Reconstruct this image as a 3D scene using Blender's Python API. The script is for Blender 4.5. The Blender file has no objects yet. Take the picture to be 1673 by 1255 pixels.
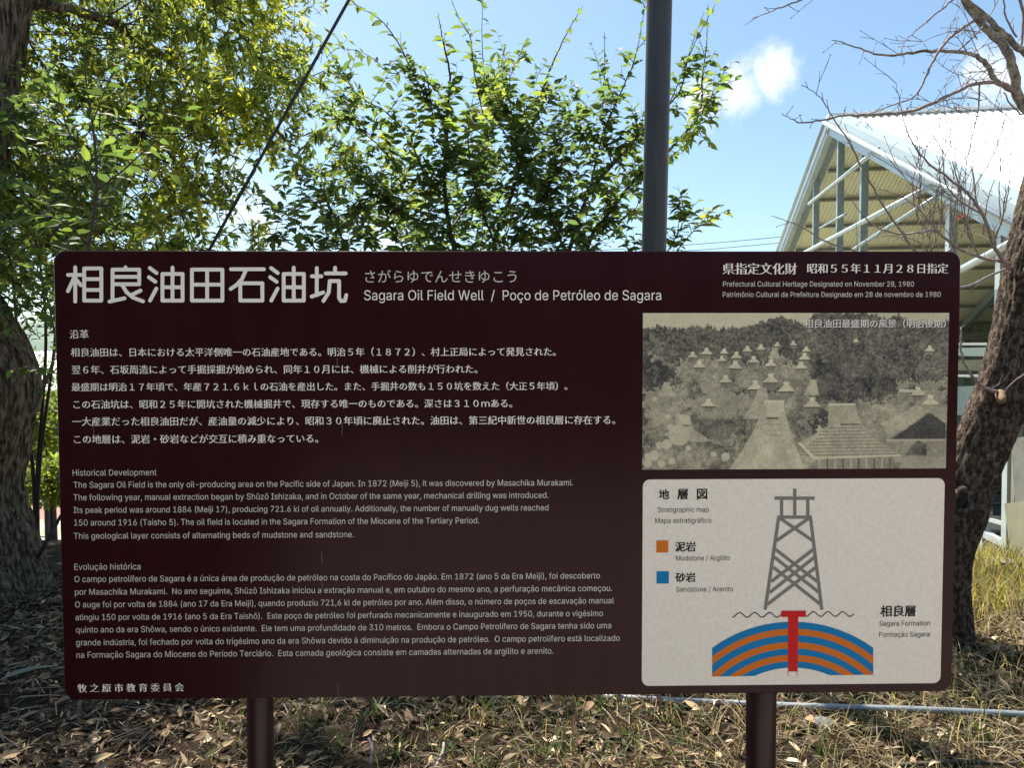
import bpy, math, os, random
import numpy as np
from mathutils import Vector, Matrix, noise as mnoise

R = math.radians
rng = np.random.default_rng(7)
random.seed(7)
scene = bpy.context.scene
COL = scene.collection

# ------------------------------------------------------------------ camera
F_PX, CX, CY = 1159.0, 836.5, 627.5
CAM = Vector((-0.0247, -1.4164, 1.55))
PITCH, YAW, ROLL = -0.037904, -0.01707, -0.00168
cam_d = bpy.data.cameras.new('camera')
cam_o = bpy.data.objects.new('camera', cam_d)
COL.objects.link(cam_o)
cam_d.sensor_width = 36.0
cam_d.lens = F_PX / 1673.0 * 36.0
cam_d.clip_start = 0.02
cam_d.clip_end = 3000
MR = Matrix.Rotation(YAW, 3, 'Z') @ Matrix.Rotation(math.pi / 2 + PITCH, 3, 'X') @ Matrix.Rotation(ROLL, 3, 'Z')
cam_o.matrix_world = Matrix.Translation(CAM) @ MR.to_4x4()
scene.camera = cam_o
scene.render.resolution_x, scene.render.resolution_y = 1024, 769

# ------------------------------------------------------------------ light
SUN_EL, SUN_AZ = 61.0, -30.0            # azimuth measured from +Y towards +X
SKY_STRENGTH, SUN_STRENGTH, EXPOSURE = 0.07, 4.3, 1.5
sd = Vector((math.sin(R(SUN_AZ)) * math.cos(R(SUN_EL)), math.cos(R(SUN_AZ)) * math.cos(R(SUN_EL)), math.sin(R(SUN_EL))))
sun_d = bpy.data.lights.new('sun', 'SUN')
sun_d.energy = SUN_STRENGTH
sun_d.angle = R(0.53)
sun_d.color = (1.0, 0.95, 0.86)
sun_o = bpy.data.objects.new('sun', sun_d)
COL.objects.link(sun_o)
sun_o.rotation_euler = (-sd).to_track_quat('-Z', 'Y').to_euler()
sun_o.location = (0, 0, 20)

world = bpy.data.worlds.new('World')
scene.world = world
world.use_nodes = True
wn = world.node_tree
for n in list(wn.nodes):
    wn.nodes.remove(n)


def wnode(t, **kw):
    n = wn.nodes.new(t)
    for k, v in kw.items():
        setattr(n, k, v)
    return n


sky = wnode('ShaderNodeTexSky', sky_type='NISHITA', sun_disc=False)
sky.sun_elevation = R(SUN_EL)
sky.sun_rotation = R(SUN_AZ)
sky.altitude = 50
sky.air_density = 1.0
sky.dust_density = 1.1
sky.ozone_density = 1.3
tc = wnode('ShaderNodeTexCoord')


def px_dir(px, py):
    v = MR @ Vector(((px - CX) / F_PX, -(py - CY) / F_PX, -1.0))
    return v.normalized()


noise_n = wnode('ShaderNodeTexNoise')
noise_n.inputs['Scale'].default_value = 9.0
noise_n.inputs['Detail'].default_value = 8.0
noise_n.inputs['Roughness'].default_value = 0.62
wn.links.new(tc.outputs['Generated'], noise_n.inputs['Vector'])


def wmath(op, a, b=None, c=None):
    n = wnode('ShaderNodeMath', operation=op)
    for i, v in enumerate((a, b, c)):
        if v is None:
            continue
        if isinstance(v, (int, float)):
            n.inputs[i].default_value = v
        else:
            wn.links.new(v, n.inputs[i])
    return n.outputs[0]


cloud = None
# (pixel of the photograph that the cloud stands in, angular radius in radians, weight)
for (cx_, cy_, rad, wgt) in ((1258, 122, 0.046, 1.0), (1210, 148, 0.050, 1.0), (1145, 162, 0.048, 0.9), (1690, 130, 0.09, 0.7),
                             (-500, 200, 0.30, .8), (2300, 60, .25, .8), (470, 330, 0.16, 0.42)):
    d = px_dir(cx_, cy_)
    dist = wnode('ShaderNodeVectorMath', operation='DISTANCE')
    wn.links.new(tc.outputs['Generated'], dist.inputs[0])
    dist.inputs[1].default_value = d
    m = wmath('SUBTRACT', 1.0, wmath('DIVIDE', dist.outputs['Value'], rad))
    m = wmath('MULTIPLY', m, wgt)
    cloud = m if cloud is None else wmath('MAXIMUM', cloud, m)
cl = wmath('ADD', cloud, wmath('MULTIPLY', wmath('SUBTRACT', noise_n.outputs['Fac'], 0.5), 2.6))
mr = wnode('ShaderNodeMapRange', interpolation_type='SMOOTHSTEP')
wn.links.new(cl, mr.inputs['Value'])
mr.inputs['From Min'].default_value = 0.12
mr.inputs['From Max'].default_value = 0.95
cfac = wmath('MULTIPLY', mr.outputs['Result'], wmath('GREATER_THAN', cloud, 0.0))
cfac = wmath('MULTIPLY', cfac, 0.75)
mixc = wnode('ShaderNodeMix', data_type='RGBA')
wn.links.new(cfac, mixc.inputs['Factor'])
wn.links.new(sky.outputs['Color'], mixc.inputs['A'])
mixc.inputs['B'].default_value = (9.0, 7.8, 7.2, 1)
tint = wnode('ShaderNodeMix', data_type='RGBA', blend_type='MULTIPLY')
tint.inputs['Factor'].default_value = 1.0
tint.inputs['B'].default_value = (0.92, 1.02, 0.99, 1)
wn.links.new(mixc.outputs['Result'], tint.inputs['A'])
bg = wnode('ShaderNodeBackground')
wn.links.new(tint.outputs['Result'], bg.inputs['Color'])
bg.inputs['Strength'].default_value = SKY_STRENGTH
wo = wnode('ShaderNodeOutputWorld')
wn.links.new(bg.outputs[0], wo.inputs['Surface'])

scene.view_settings.view_transform = 'Standard'
scene.view_settings.look = 'None'
scene.view_settings.exposure = EXPOSURE
scene.view_settings.gamma = 1.0
scene.view_settings.use_curve_mapping = False
scene.cycles.max_bounces = 8
scene.cycles.transparent_max_bounces = 8
scene.cycles.use_denoising = True


# ------------------------------------------------------------------ helpers
def ray(px, py):
    return px_dir(px, py)


def at(px, py, dist):
    """a world point seen at a photograph pixel, 'dist' metres ahead of the camera"""
    d = ray(px, py)
    return CAM + d * (dist / d.y)


def tag(o, label=None, cat=None, group=None, kind=None):
    if label: o['label'] = label
    if cat: o['category'] = cat
    if group: o['group'] = group
    if kind: o['kind'] = kind
    return o


def empty(name, loc, label=None, cat=None, group=None):
    o = bpy.data.objects.new(name, None)
    COL.objects.link(o)
    o.location = loc
    o.empty_display_size = 0.1
    return tag(o, label, cat, group)


class MB:
    def __init__(self):
        self.v, self.f, self.c = [], [], []
        self.n = 0

    def add(self, verts, faces, col=None):
        verts = np.asarray(verts, float).reshape(-1, 3)
        self.v.append(verts)
        n = self.n
        self.f.extend([tuple(int(i) + n for i in f) for f in faces])
        if col is not None:
            c = np.ones((len(verts), 4))
            c[:, :3] = np.asarray(col, float)
            self.c.append(c)
        self.n += len(verts)

    def box(self, a, b, bev=0.0):
        x0, y0, z0 = a; x1, y1, z1 = b
        self.add([(x0, y0, z0), (x1, y0, z0), (x1, y1, z0), (x0, y1, z0), (x0, y0, z1), (x1, y0, z1), (x1, y1, z1), (x0, y1, z1)],
                 [(0, 3, 2, 1), (4, 5, 6, 7), (0, 1, 5, 4), (1, 2, 6, 5), (2, 3, 7, 6), (3, 0, 4, 7)])

    def bar(self, p, q, w, h, up=(0, 0, 1)):
        """rectangular bar from p to q"""
        p, q = Vector(p), Vector(q)
        d = (q - p).normalized()
        u = Vector(up)
        s = d.cross(u)
        if s.length < 1e-4:
            s = d.cross(Vector((1, 0, 0)))
        s.normalize()
        u = s.cross(d).normalized()
        vs = []
        for e in (p, q):
            for a, b in ((-1, -1), (1, -1), (1, 1), (-1, 1)):
                vs.append(e + s * (a * w / 2) + u * (b * h / 2))
        self.add(vs, [(0, 1, 2, 3), (7, 6, 5, 4), (0, 4, 5, 1), (1, 5, 6, 2), (2, 6, 7, 3), (3, 7, 4, 0)])

    def tube(self, pts, radii, sides=8, cap=True):
        P = [Vector(p) for p in pts]
        n = len(P)
        if not hasattr(radii, '__len__'):
            radii = [radii] * n
        vs, fs = [], []
        prev = None
        for i, p in enumerate(P):
            t = (P[min(i + 1, n - 1)] - P[max(i - 1, 0)])
            t = t.normalized() if t.length > 1e-9 else Vector((0, 0, 1))
            if prev is None:
                a = t.orthogonal().normalized()
            else:
                a = (prev - t * prev.dot(t))
                a = a.normalized() if a.length > 1e-6 else t.orthogonal().normalized()
            prev = a
            b = t.cross(a)
            for k in range(sides):
                th = 2 * math.pi * k / sides
                vs.append(p + (a * math.cos(th) + b * math.sin(th)) * radii[i])
        for i in range(n - 1):
            for k in range(sides):
                k2 = (k + 1) % sides
                fs.append((i * sides + k, i * sides + k2, (i + 1) * sides + k2, (i + 1) * sides + k))
        if cap:
            fs.append(tuple(reversed(range(sides))))
            fs.append(tuple((n - 1) * sides + k for k in range(sides)))
        self.add(vs, fs)

    def build(self, name, m, parent=None, smooth=False, origin=None):
        me = bpy.data.meshes.new(name)
        V = np.concatenate(self.v) if self.v else np.zeros((0, 3))
        o = bpy.data.objects.new(name, me)
        if parent is not None:
            off = np.array(wloc(parent))
        elif origin is not None:
            off = np.array(origin)
        else:
            off = np.zeros(3)
        me.from_pydata((V - off).tolist(), [], self.f)
        if self.c:
            at_ = me.color_attributes.new('Col', 'FLOAT_COLOR', 'POINT')
            at_.data.foreach_set('color', np.concatenate(self.c).ravel())
        if smooth:
            me.polygons.foreach_set('use_smooth', [True] * len(me.polygons))
        me.materials.append(m)
        me.update()
        COL.objects.link(o)
        if parent is not None:
            o.parent = parent
        elif origin is not None:
            o.location = origin
        return o


def wloc(o):
    v = Vector((0, 0, 0))
    while o is not None:
        v += o.location
        o = o.parent
    return v


def smooth_path(pts, n=6):
    """Catmull-Rom resampling of (Vector) points"""
    P = [Vector(p) for p in pts]
    P = [P[0] * 2 - P[1]] + P + [P[-1] * 2 - P[-2]]
    out = []
    for i in range(1, len(P) - 2):
        for k in range(n):
            t = k / n
            a, b, c, d = P[i - 1], P[i], P[i + 1], P[i + 2]
            out.append(0.5 * ((2 * b) + (c - a) * t + (2 * a - 5 * b + 4 * c - d) * t * t + (3 * b - a - 3 * c + d) * t ** 3))
    out.append(P[-2])
    return out


# ------------------------------------------------------------------ materials
def mat(name, base, rough=0.6, metal=0.0, spec=0.5, noise=None, bump=None, coat=0.0):
    m = bpy.data.materials.new(name)
    m.use_nodes = True
    nt = m.node_tree
    b = nt.nodes['Principled BSDF']
    b.inputs['Base Color'].default_value = (*base, 1)
    b.inputs['Roughness'].default_value = rough
    b.inputs['Metallic'].default_value = metal
    b.inputs['Specular IOR Level'].default_value = spec
    b.inputs['Coat Weight'].default_value = coat
    tcn = nt.nodes.new('ShaderNodeTexCoord')
    if noise:                       # (scale, other colour, sharpness low, high[, stretch])
        tx = nt.nodes.new('ShaderNodeTexNoise')
        mp = nt.nodes.new('ShaderNodeMapping')
        nt.links.new(tcn.outputs['Object'], mp.inputs['Vector'])
        if len(noise) > 4:
            mp.inputs['Scale'].default_value = noise[4]
        nt.links.new(mp.outputs['Vector'], tx.inputs['Vector'])
        tx.inputs['Scale'].default_value = noise[0]
        tx.inputs['Detail'].default_value = 6
        tx.inputs['Roughness'].default_value = 0.65
        cr = nt.nodes.new('ShaderNodeValToRGB')
        cr.color_ramp.elements[0].position = noise[2]
        cr.color_ramp.elements[1].position = noise[3]
        cr.color_ramp.elements[0].color = (*base, 1)
        cr.color_ramp.elements[1].color = (*noise[1], 1)
        nt.links.new(tx.outputs['Fac'], cr.inputs['Fac'])
        nt.links.new(cr.outputs['Color'], b.inputs['Base Color'])
    if bump:                        # (scale, strength, distance[, stretch])
        tx2 = nt.nodes.new('ShaderNodeTexNoise')
        mp2 = nt.nodes.new('ShaderNodeMapping')
        nt.links.new(tcn.outputs['Object'], mp2.inputs['Vector'])
        if len(bump) > 3:
            mp2.inputs['Scale'].default_value = bump[3]
        nt.links.new(mp2.outputs['Vector'], tx2.inputs['Vector'])
        tx2.inputs['Scale'].default_value = bump[0]
        tx2.inputs['Detail'].default_value = 7
        tx2.inputs['Roughness'].default_value = 0.7
        bn = nt.nodes.new('ShaderNodeBump')
        bn.inputs['Strength'].default_value = bump[1]
        bn.inputs['Distance'].default_value = bump[2]
        nt.links.new(tx2.outputs['Fac'], bn.inputs['Height'])
        nt.links.new(bn.outputs['Normal'], b.inputs['Normal'])
    return m


def attr_mat(name, rough=0.7, trans=0.0, tgain=(1, 1, 1), gloss=0.3, bump=None):
    """colour from the mesh's own 'Col' attribute, optionally translucent (leaves, grass)"""
    m = bpy.data.materials.new(name)
    m.use_nodes = True
    nt = m.node_tree
    b = nt.nodes['Principled BSDF']
    out = nt.nodes['Material Output']
    a = nt.nodes.new('ShaderNodeAttribute')
    a.attribute_name = 'Col'
    nt.links.new(a.outputs['Color'], b.inputs['Base Color'])
    b.inputs['Roughness'].default_value = rough
    b.inputs['Specular IOR Level'].default_value = gloss
    if trans > 0:
        mul = nt.nodes.new('ShaderNodeMix')
        mul.data_type = 'RGBA'
        mul.blend_type = 'MULTIPLY'
        mul.inputs['Factor'].default_value = 1
        nt.links.new(a.outputs['Color'], mul.inputs['A'])
        mul.inputs['B'].default_value = (*tgain, 1)
        mul.clamp_result = False
        tr = nt.nodes.new('ShaderNodeBsdfTranslucent')
        nt.links.new(mul.outputs['Result'], tr.inputs['Color'])
        mx = nt.nodes.new('ShaderNodeMixShader')
        mx.inputs['Fac'].default_value = trans
        nt.links.new(b.outputs[0], mx.inputs[1])
        nt.links.new(tr.outputs[0], mx.inputs[2])
        nt.links.new(mx.outputs[0], out.inputs['Surface'])
    return m


M = {}
M['panel'] = mat('maroon_panel', (0.019, 0.0030, 0.0052), 0.22, spec=0.105, noise=(7.0, (0.027, 0.0060, 0.0085), 0.35, 0.8, (2.5, 1, 0.5)), bump=(2.2, 0.05, 0.02))
M['post'] = mat('maroon_paint', (0.018, 0.0045, 0.006), 0.4, spec=0.25, noise=(9, (0.024, 0.007, 0.008), 0.4, 0.8), bump=(40, 0.1, 0.002))
M['white_print'] = mat('off_white_print', (0.74, 0.70, 0.66), 0.5)
M['thin_print'] = mat('grey_white_print', (0.52, 0.50, 0.48), 0.5)
M['black_print'] = mat('black_print', (0.012, 0.011, 0.013), 0.6, spec=0.15)
M['grey_print'] = mat('grey_print', (0.17, 0.16, 0.15), 0.6, spec=0.15)
M['card'] = mat('pale_card', (0.64, 0.58, 0.52), 0.6, spec=0.2, noise=(160, (0.73, 0.68, 0.62), 0.35, 0.7))
M['orange_print'] = mat('orange_print', (0.52, 0.13, 0.012), 0.6, spec=0.15)
M['blue_print'] = mat('blue_print', (0.0, 0.15, 0.36), 0.6, spec=0.15)
M['red_print'] = mat('red_print', (0.48, 0.008, 0.012), 0.6, spec=0.15)
M['photo'] = attr_mat('sepia_photo', 0.5)
M['leaf'] = attr_mat('leaf', 0.5, 0.64, (1.9, 1.95, 1.2), 0.4)
M['litter'] = attr_mat('dry_leaf', 0.7, 0.12, (1.0, 0.9, 0.7), 0.2)
M['grass'] = attr_mat('grass_blade', 0.55, 0.45, (1.7, 1.6, 0.9), 0.3)
M['bark_dark'] = mat('furrowed_bark', (0.055, 0.035, 0.022), 0.9, spec=0.15, noise=(7, (0.42, 0.33, 0.24), 0.42, 0.68, (7, 7, 1.0)), bump=(9, 1.0, 0.05, (5, 5, 0.7)))
M['bark_cherry'] = mat('lichen_bark', (0.05, 0.031, 0.023), 0.9, spec=0.15, noise=(48, (0.30, 0.24, 0.18), 0.44, 0.70, (1, 1, 0.55)), bump=(34, 1.0, 0.035, (1, 1, 1.6)))
M['bark_pale'] = mat('grey_branch_bark', (0.12, 0.10, 0.085), 0.85, spec=0.15, noise=(26, (0.36, 0.33, 0.27), 0.42, 0.62), bump=(40, 0.8, 0.01))
M['twig_pale'] = mat('pale_twig', (0.17, 0.125, 0.115), 0.7, noise=(60, (0.30, 0.25, 0.23), 0.4, 0.7))
M['twig_dark'] = mat('dark_twig', (0.035, 0.024, 0.017), 0.8, noise=(30, (0.08, 0.06, 0.045), 0.4, 0.7))
M['twig_brown'] = mat('brown_twig', (0.06, 0.045, 0.03), 0.8)
M['pole'] = mat('weathered_pole', (0.045, 0.044, 0.048), 0.5, metal=0.15, noise=(3.5, (0.075, 0.070, 0.070), 0.35, 0.75, (8, 8, 0.7)), bump=(60, 0.25, 0.003))
M['pipe'] = mat('galvanised_pipe', (0.26, 0.29, 0.31), 0.4, metal=0.5, noise=(12, (0.30, 0.32, 0.33), 0.4, 0.8))
M['cable'] = mat('black_cable', (0.015, 0.015, 0.016), 0.5)
M['soil'] = mat('leaf_mould_soil', (0.022, 0.014, 0.009), 0.95, spec=0.1, noise=(14, (0.065, 0.042, 0.026), 0.35, 0.72), bump=(50, 1.0, 0.03))
M['bounce_ground'] = mat('pale_bounce_ground', (0.50, 0.44, 0.36), 0.95, noise=(5, (0.62, 0.56, 0.47), 0.35, 0.7), bump=(60, 0.6, 0.01))  # unseen pale ground added behind the camera, bounces warm sunlight onto the sign
M['far_ground'] = mat('yard_ground', (0.36, 0.34, 0.27), 0.95, noise=(0.6, (0.20, 0.22, 0.11), 0.4, 0.65), bump=(8, 0.6, 0.05))
M['steel_white'] = mat('pale_galvanised_steel', (0.47, 0.52, 0.53), 0.38, metal=0.35, noise=(5, (0.36, 0.41, 0.43), 0.4, 0.75))
M['steel_grey'] = mat('spangled_steel', (0.25, 0.31, 0.34), 0.42, metal=0.4, noise=(14, (0.36, 0.43, 0.46), 0.35, 0.7))
M['roof_white'] = mat('white_roof_sheet', (0.80, 0.81, 0.82), 0.45, noise=(1.3, (0.72, 0.73, 0.74), 0.4, 0.8))
M['lining'] = mat('beige_roof_lining', (0.74, 0.72, 0.54), 0.6, noise=(1.2, (0.66, 0.64, 0.48), 0.35, 0.75))
M['purlin'] = mat('dark_purlin', (0.20, 0.21, 0.19), 0.6)
M['wall_sheet'] = mat('grey_green_wall_sheet', (0.30, 0.31, 0.25), 0.6, noise=(2, (0.38, 0.385, 0.31), 0.4, 0.7))
M['panel_blue'] = mat('pale_blue_panel', (0.45, 0.52, 0.53), 0.3)
M['panel_cream'] = mat('cream_panel', (0.25, 0.235, 0.155), 0.55, noise=(3, (0.17, 0.16, 0.11), 0.4, 0.7))
M['black_plastic'] = mat('black_plastic', (0.016, 0.019, 0.024), 0.4)
M['concrete'] = mat('concrete', (0.17, 0.17, 0.145), 0.9, noise=(8, (0.11, 0.11, 0.095), 0.4, 0.7), bump=(30, 0.3, 0.01))
M['tile_red'] = mat('red_metal_roof', (0.22, 0.085, 0.055), 0.6, noise=(1.5, (0.30, 0.17, 0.125), 0.4, 0.7))
M['tile_grey'] = mat('grey_metal_roof', (0.48, 0.50, 0.52), 0.5, noise=(1.0, (0.38, 0.40, 0.42), 0.4, 0.7))
M['house_wall'] = mat('cream_render', (0.62, 0.58, 0.50), 0.9)
M['glass'] = mat('dark_glass', (0.03, 0.035, 0.04), 0.1)
M['bank_green'] = mat('reflection_bank_green', (0.035, 0.055, 0.02), 0.95, noise=(1.2, (0.07, 0.10, 0.035), 0.35, 0.7), bump=(2.5, 1.0, 0.6))
M['stone'] = mat('grey_stone', (0.13, 0.13, 0.125), 0.9, noise=(20, (0.20, 0.20, 0.19), 0.4, 0.7), bump=(40, 0.5, 0.01))
M['red_leaf'] = mat('withered_red_leaf', (0.45, 0.07, 0.03), 0.7)


# ------------------------------------------------------------------ ground
def smst(a, b, x):
    t = min(1.0, max(0.0, (x - a) / (b - a)))
    return t * t * (3 - 2 * t)


def gz(x, y):
    h = 0.05 * mnoise.noise(Vector((x * 0.8, y * 0.8, 3.1))) + 0.018 * mnoise.noise(Vector((x * 4, y * 4, 7.7)))
    h *= 1 - smst(6, 14, math.hypot(x, y))
    drop = smst(3.9, 7.2, y + 0.12 * x)
    h -= 1.15 * drop
    h -= 0.9 * smst(8, 30, -x) * drop
    return h


def grid_ground():
    xs = np.concatenate([-np.geomspace(1500, 6.5, 22), np.arange(-6, 6.01, 0.12), np.geomspace(6.5, 1500, 22)])
    ys = np.concatenate([-np.geomspace(1500, 5.5, 20), np.arange(-5, 8.01, 0.12), np.geomspace(8.5, 2000, 26)])
    V = [(x, y, gz(x, y)) for y in ys for x in xs]
    nx = len(xs)
    Fs, mi = [], []
    for j in range(len(ys) - 1):
        for i in range(nx - 1):
            Fs.append((j * nx + i, j * nx + i + 1, (j + 1) * nx + i + 1, (j + 1) * nx + i))
            cx_, cy_ = (xs[i] + xs[i + 1]) / 2, (ys[j] + ys[j + 1]) / 2
            mi.append(1 if cy_ + 0.12 * cx_ > 6.3 or abs(cx_) > 30 else (2 if cy_ < -0.9 - 0.25 * mnoise.noise(Vector((cx_ * .9, cy_ * .9, 2))) and cx_ > -0.75 + 0.22 * cy_ and cx_ < 9 else 0))  # added bounce patch stops short on the left so the panel reflects darker there
    b = MB()
    b.add(V, Fs)
    o = b.build('ground', M['soil'], smooth=True)
    o.data.materials.append(M['far_ground'])
    o.data.materials.append(M['bounce_ground'])
    o.data.polygons.foreach_set('material_index', mi)
    return tag(o, kind='structure')


grid_ground()

# unseen green bank added behind the camera to darken and shape the sign's reflection
b = MB()
V, Fs = [], []
nx_, ny_ = 70, 26
for j in range(ny_):
    for i in range(nx_):
        x = -35 + i
        t = j / (ny_ - 1)
        y = -7 - t * 14 + 1.6 * mnoise.noise(Vector((x * .3, t * 3, 0)))
        hgt = (5.0 + 2.0 * mnoise.noise(Vector((x * 0.13, 5, 0)))) * (1.6 if x < -1.5 else 0.75)
        z = -0.6 + hgt * smst(0, 0.45, t) + 0.6 * mnoise.noise(Vector((x * 0.7, t * 9, 4)))
        V.append((x, y, z))
for j in range(ny_ - 1):
    for i in range(nx_ - 1):
        Fs.append((j * nx_ + i, (j + 1) * nx_ + i, (j + 1) * nx_ + i + 1, j * nx_ + i + 1))
b.add(V, Fs)
tag(b.build('reflection_bank', M['bank_green'], smooth=True), kind='structure')

# ------------------------------------------------------------------ the information sign
SZ = 1.55 - 0.23861          # height of the panel's centre
SW, SH = 1.8, 0.89785
SIGN = empty('information_sign', (0, 0, 0),
             'wide dark maroon information board with white Japanese, English and Portuguese text on two posts', 'sign')
FRONT = -0.002


def S(px, py):
    """photograph pixel -> (x, z) on the sign's face"""
    d = ray(px, py)
    p = CAM + d * ((FRONT - CAM.y) / d.y)
    return p.x, p.z


def crop(o0, o1, s):
    return lambda x, y: (o0 + x / s, o1 + y / s)


def rrect(x0, z0, x1, z1, r, n=8):
    pts = []
    for (cx_, cz_, a0) in ((x1 - r, z1 - r, 0), (x0 + r, z1 - r, 90), (x0 + r, z0 + r, 180), (x1 - r, z0 + r, 270)):
        for k in range(n + 1):
            a = R(a0 + 90 * k / n)
            pts.append((cx_ + r * math.cos(a), cz_ + r * math.sin(a)))
    return pts


def slab(b, pts, y0, y1, bev=0.0):
    """closed outline in x,z extruded from y0 (front) to y1 (back), optional front bevel"""
    n = len(pts)
    if bev > 0:
        c = (sum(p[0] for p in pts) / n, sum(p[1] for p in pts) / n)
        inner = []
        for i, p in enumerate(pts):
            a, q = pts[i - 1], pts[(i + 1) % n]
            tx_, tz_ = q[0] - a[0], q[1] - a[1]
            L = math.hypot(tx_, tz_)
            inner.append((p[0] - tz_ / L * bev, p[1] + tx_ / L * bev))
        V = [(p[0], y0, p[1]) for p in inner] + [(p[0], y0 + bev, p[1]) for p in pts] + [(p[0], y1, p[1]) for p in pts]
        Fs = [tuple(range(n))]
        for k in range(2):
            for i in range(n):
                j = (i + 1) % n
                Fs.append((k * n + j, k * n + i, (k + 1) * n + i, (k + 1) * n + j))
        Fs.append(tuple(reversed(range(2 * n, 3 * n))))
    else:
        V = [(p[0], y0, p[1]) for p in pts] + [(p[0], y1, p[1]) for p in pts]
        Fs = [tuple(range(n))] + [((i + 1) % n, i, n + i, n + (i + 1) % n) for i in range(n)] + [tuple(reversed(range(n, 2 * n)))]
    b.add(V, Fs)


b = MB()
slab(b, rrect(-SW / 2, SZ - SH / 2, SW / 2, SZ + SH / 2, 0.024, 10), 0.0 + FRONT, 0.026, 0.0015)
b.build('panel', M['panel'], SIGN)
for (pa, pb) in ((405, 447), (1219, 1266)):
    xa, xb = at(pa, 1200, 1.416 + 0.062).x, at(pb, 1200, 1.416 + 0.062).x
    b = MB()
    b.tube([(0.5 * (xa + xb), 0.060, -0.35), (0.5 * (xa + xb), 0.060, SZ + SH / 2 - 0.06)], (xb - xa) / 2, 32)
    b.build('support_post', M['post'], SIGN, smooth=True)
for z in (SZ + 0.30, SZ - 0.30):
    b = MB()
    b.box((-0.80, 0.0262, z - 0.02), (0.80, 0.0300, z + 0.02))
    b.build('back_rail', M['post'], SIGN)

# --- lettering
FONT = None
try:
    FONT = bpy.data.fonts.load(os.path.join(bpy.utils.resource_path('LOCAL'), 'datafiles', 'fonts', 'Inter.woff2'))
except Exception:
    FONT = None
DG = None


def text_raw(body, latin):
    c = bpy.data.curves.new('lettering_curve', 'FONT')
    c.body = body
    c.resolution_u = 3 if latin else 2
    if FONT is not None and latin:
        c.font = FONT
    o = bpy.data.objects.new('lettering_curve', c)
    COL.objects.link(o)
    bpy.context.view_layer.update()
    me = bpy.data.meshes.new_from_object(o.evaluated_get(bpy.context.evaluated_depsgraph_get()))
    V = np.zeros(len(me.vertices) * 3)
    me.vertices.foreach_get('co', V)
    V = V.reshape(-1, 3)[:, :2]
    Fs = [tuple(p.vertices) for p in me.polygons]
    bpy.data.meshes.remove(me)
    bpy.data.objects.remove(o)
    bpy.data.curves.remove(c)
    return V, Fs


def weight(V, Fs, ox, oy, ang=0.0):
    """pushes the outline along its normal, by ox across and oy along the axis: heavier or brush-like strokes"""
    cnt = {}
    for f in Fs:
        for i in range(len(f)):
            a, c = f[i], f[(i + 1) % len(f)]
            cnt[(a, c)] = 1
    nor = np.zeros_like(V)
    area = 0
    for f in Fs[:50]:
        x, y = V[list(f), 0], V[list(f), 1]
        area += (x * np.roll(y, -1) - y * np.roll(x, -1)).sum()
    sg = 1 if area > 0 else -1
    for (a, c) in cnt:
        if (c, a) in cnt:
            continue
        d = V[c] - V[a]
        L = math.hypot(*d) + 1e-9
        n = np.array((d[1], -d[0])) / L * sg
        nor[a] += n
        nor[c] += n
    L = np.linalg.norm(nor, axis=1)
    L[L < 1e-6] = 1
    nor /= L[:, None]
    ca, sa = math.cos(ang), math.sin(ang)
    u = nor[:, 0] * ca + nor[:, 1] * sa
    w = -nor[:, 0] * sa + nor[:, 1] * ca
    u, w = u * ox, w * oy
    return V + np.stack([u * ca - w * sa, u * sa + w * ca], 1)


LAYER = 0.0005


def lettering(body, x0, x1, y, y2=None, m='white_print', parent=None, latin=True, style='plain', layer=1, ysc=None):
    """x0..x1: left and right end in photograph pixels; y: baseline (latin) or middle line (japanese) at the left, y2 at the right"""
    V, Fs = text_raw(body, latin)
    if style == 'bold': V = weight(V, Fs, 0.013, 0.013)
    if style == 'brush': V = weight(V, Fs, 0.018, -0.010, R(-28))
    if style == 'heavy': V = weight(V, Fs, 0.040, 0.016, R(-28))
    if style == 'mincho': V = weight(V, Fs, 0.032, -0.016)
    if style == 'light': V = weight(V, Fs, -0.004, -0.004)
    if style == 'latin': V = weight(V, Fs, -0.002, -0.002)
    if style in ('brush', 'heavy'):
        V = V.copy()
        V[:, 1] += 0.03 * (V[:, 0] % 1.0)
    a = S(x0, y)
    c = S(x1, y2 if y2 is not None else y)
    zb = (a[1] + c[1]) / 2 if y2 is not None else a[1]
    w = V[:, 0].max() - V[:, 0].min()
    k = (c[0] - a[0]) / w
    ky = k * (ysc or (1.10 if latin else 1.0))
    X = a[0] + (V[:, 0] - V[:, 0].min()) * k
    mid = 0.0 if latin else (V[:, 1].max() + V[:, 1].min()) / 2
    Z = zb + (V[:, 1] - mid) * ky
    b = MB()
    b.add(np.stack([X, np.full(len(X), FRONT - LAYER * layer), Z], 1), Fs)
    return b.build('lettering', M[m], parent or SIGN)


def strokes(b, polys, width, conv, layer, closed=False, caps=True):
    """round-ended flat strokes"""
    kk = 0
    for pts in polys:
        P = [S(*conv(*p)) for p in pts]
        for i in range(len(P) - 1):
            (xa, za), (xb, zb) = P[i], P[i + 1]
            dx, dz = xb - xa, zb - za
            L = math.hypot(dx, dz) + 1e-12
            ang = math.atan2(dz, dx)
            V = []
            nseg = 8 if caps else 1
            for k in range(nseg + 1):
                t = ang + math.pi / 2 + math.pi * k / nseg
                V.append((xa + math.cos(t) * width / 2, za + math.sin(t) * width / 2))
            for k in range(nseg + 1):
                t = ang - math.pi / 2 + math.pi * k / nseg
                V.append((xb + math.cos(t) * width / 2, zb + math.sin(t) * width / 2))
            yy = FRONT - layer - 0.00001 * (kk % 12)
            kk += 1
            b.add([(x, yy, z) for x, z in V], [tuple(range(len(V)))])


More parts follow.
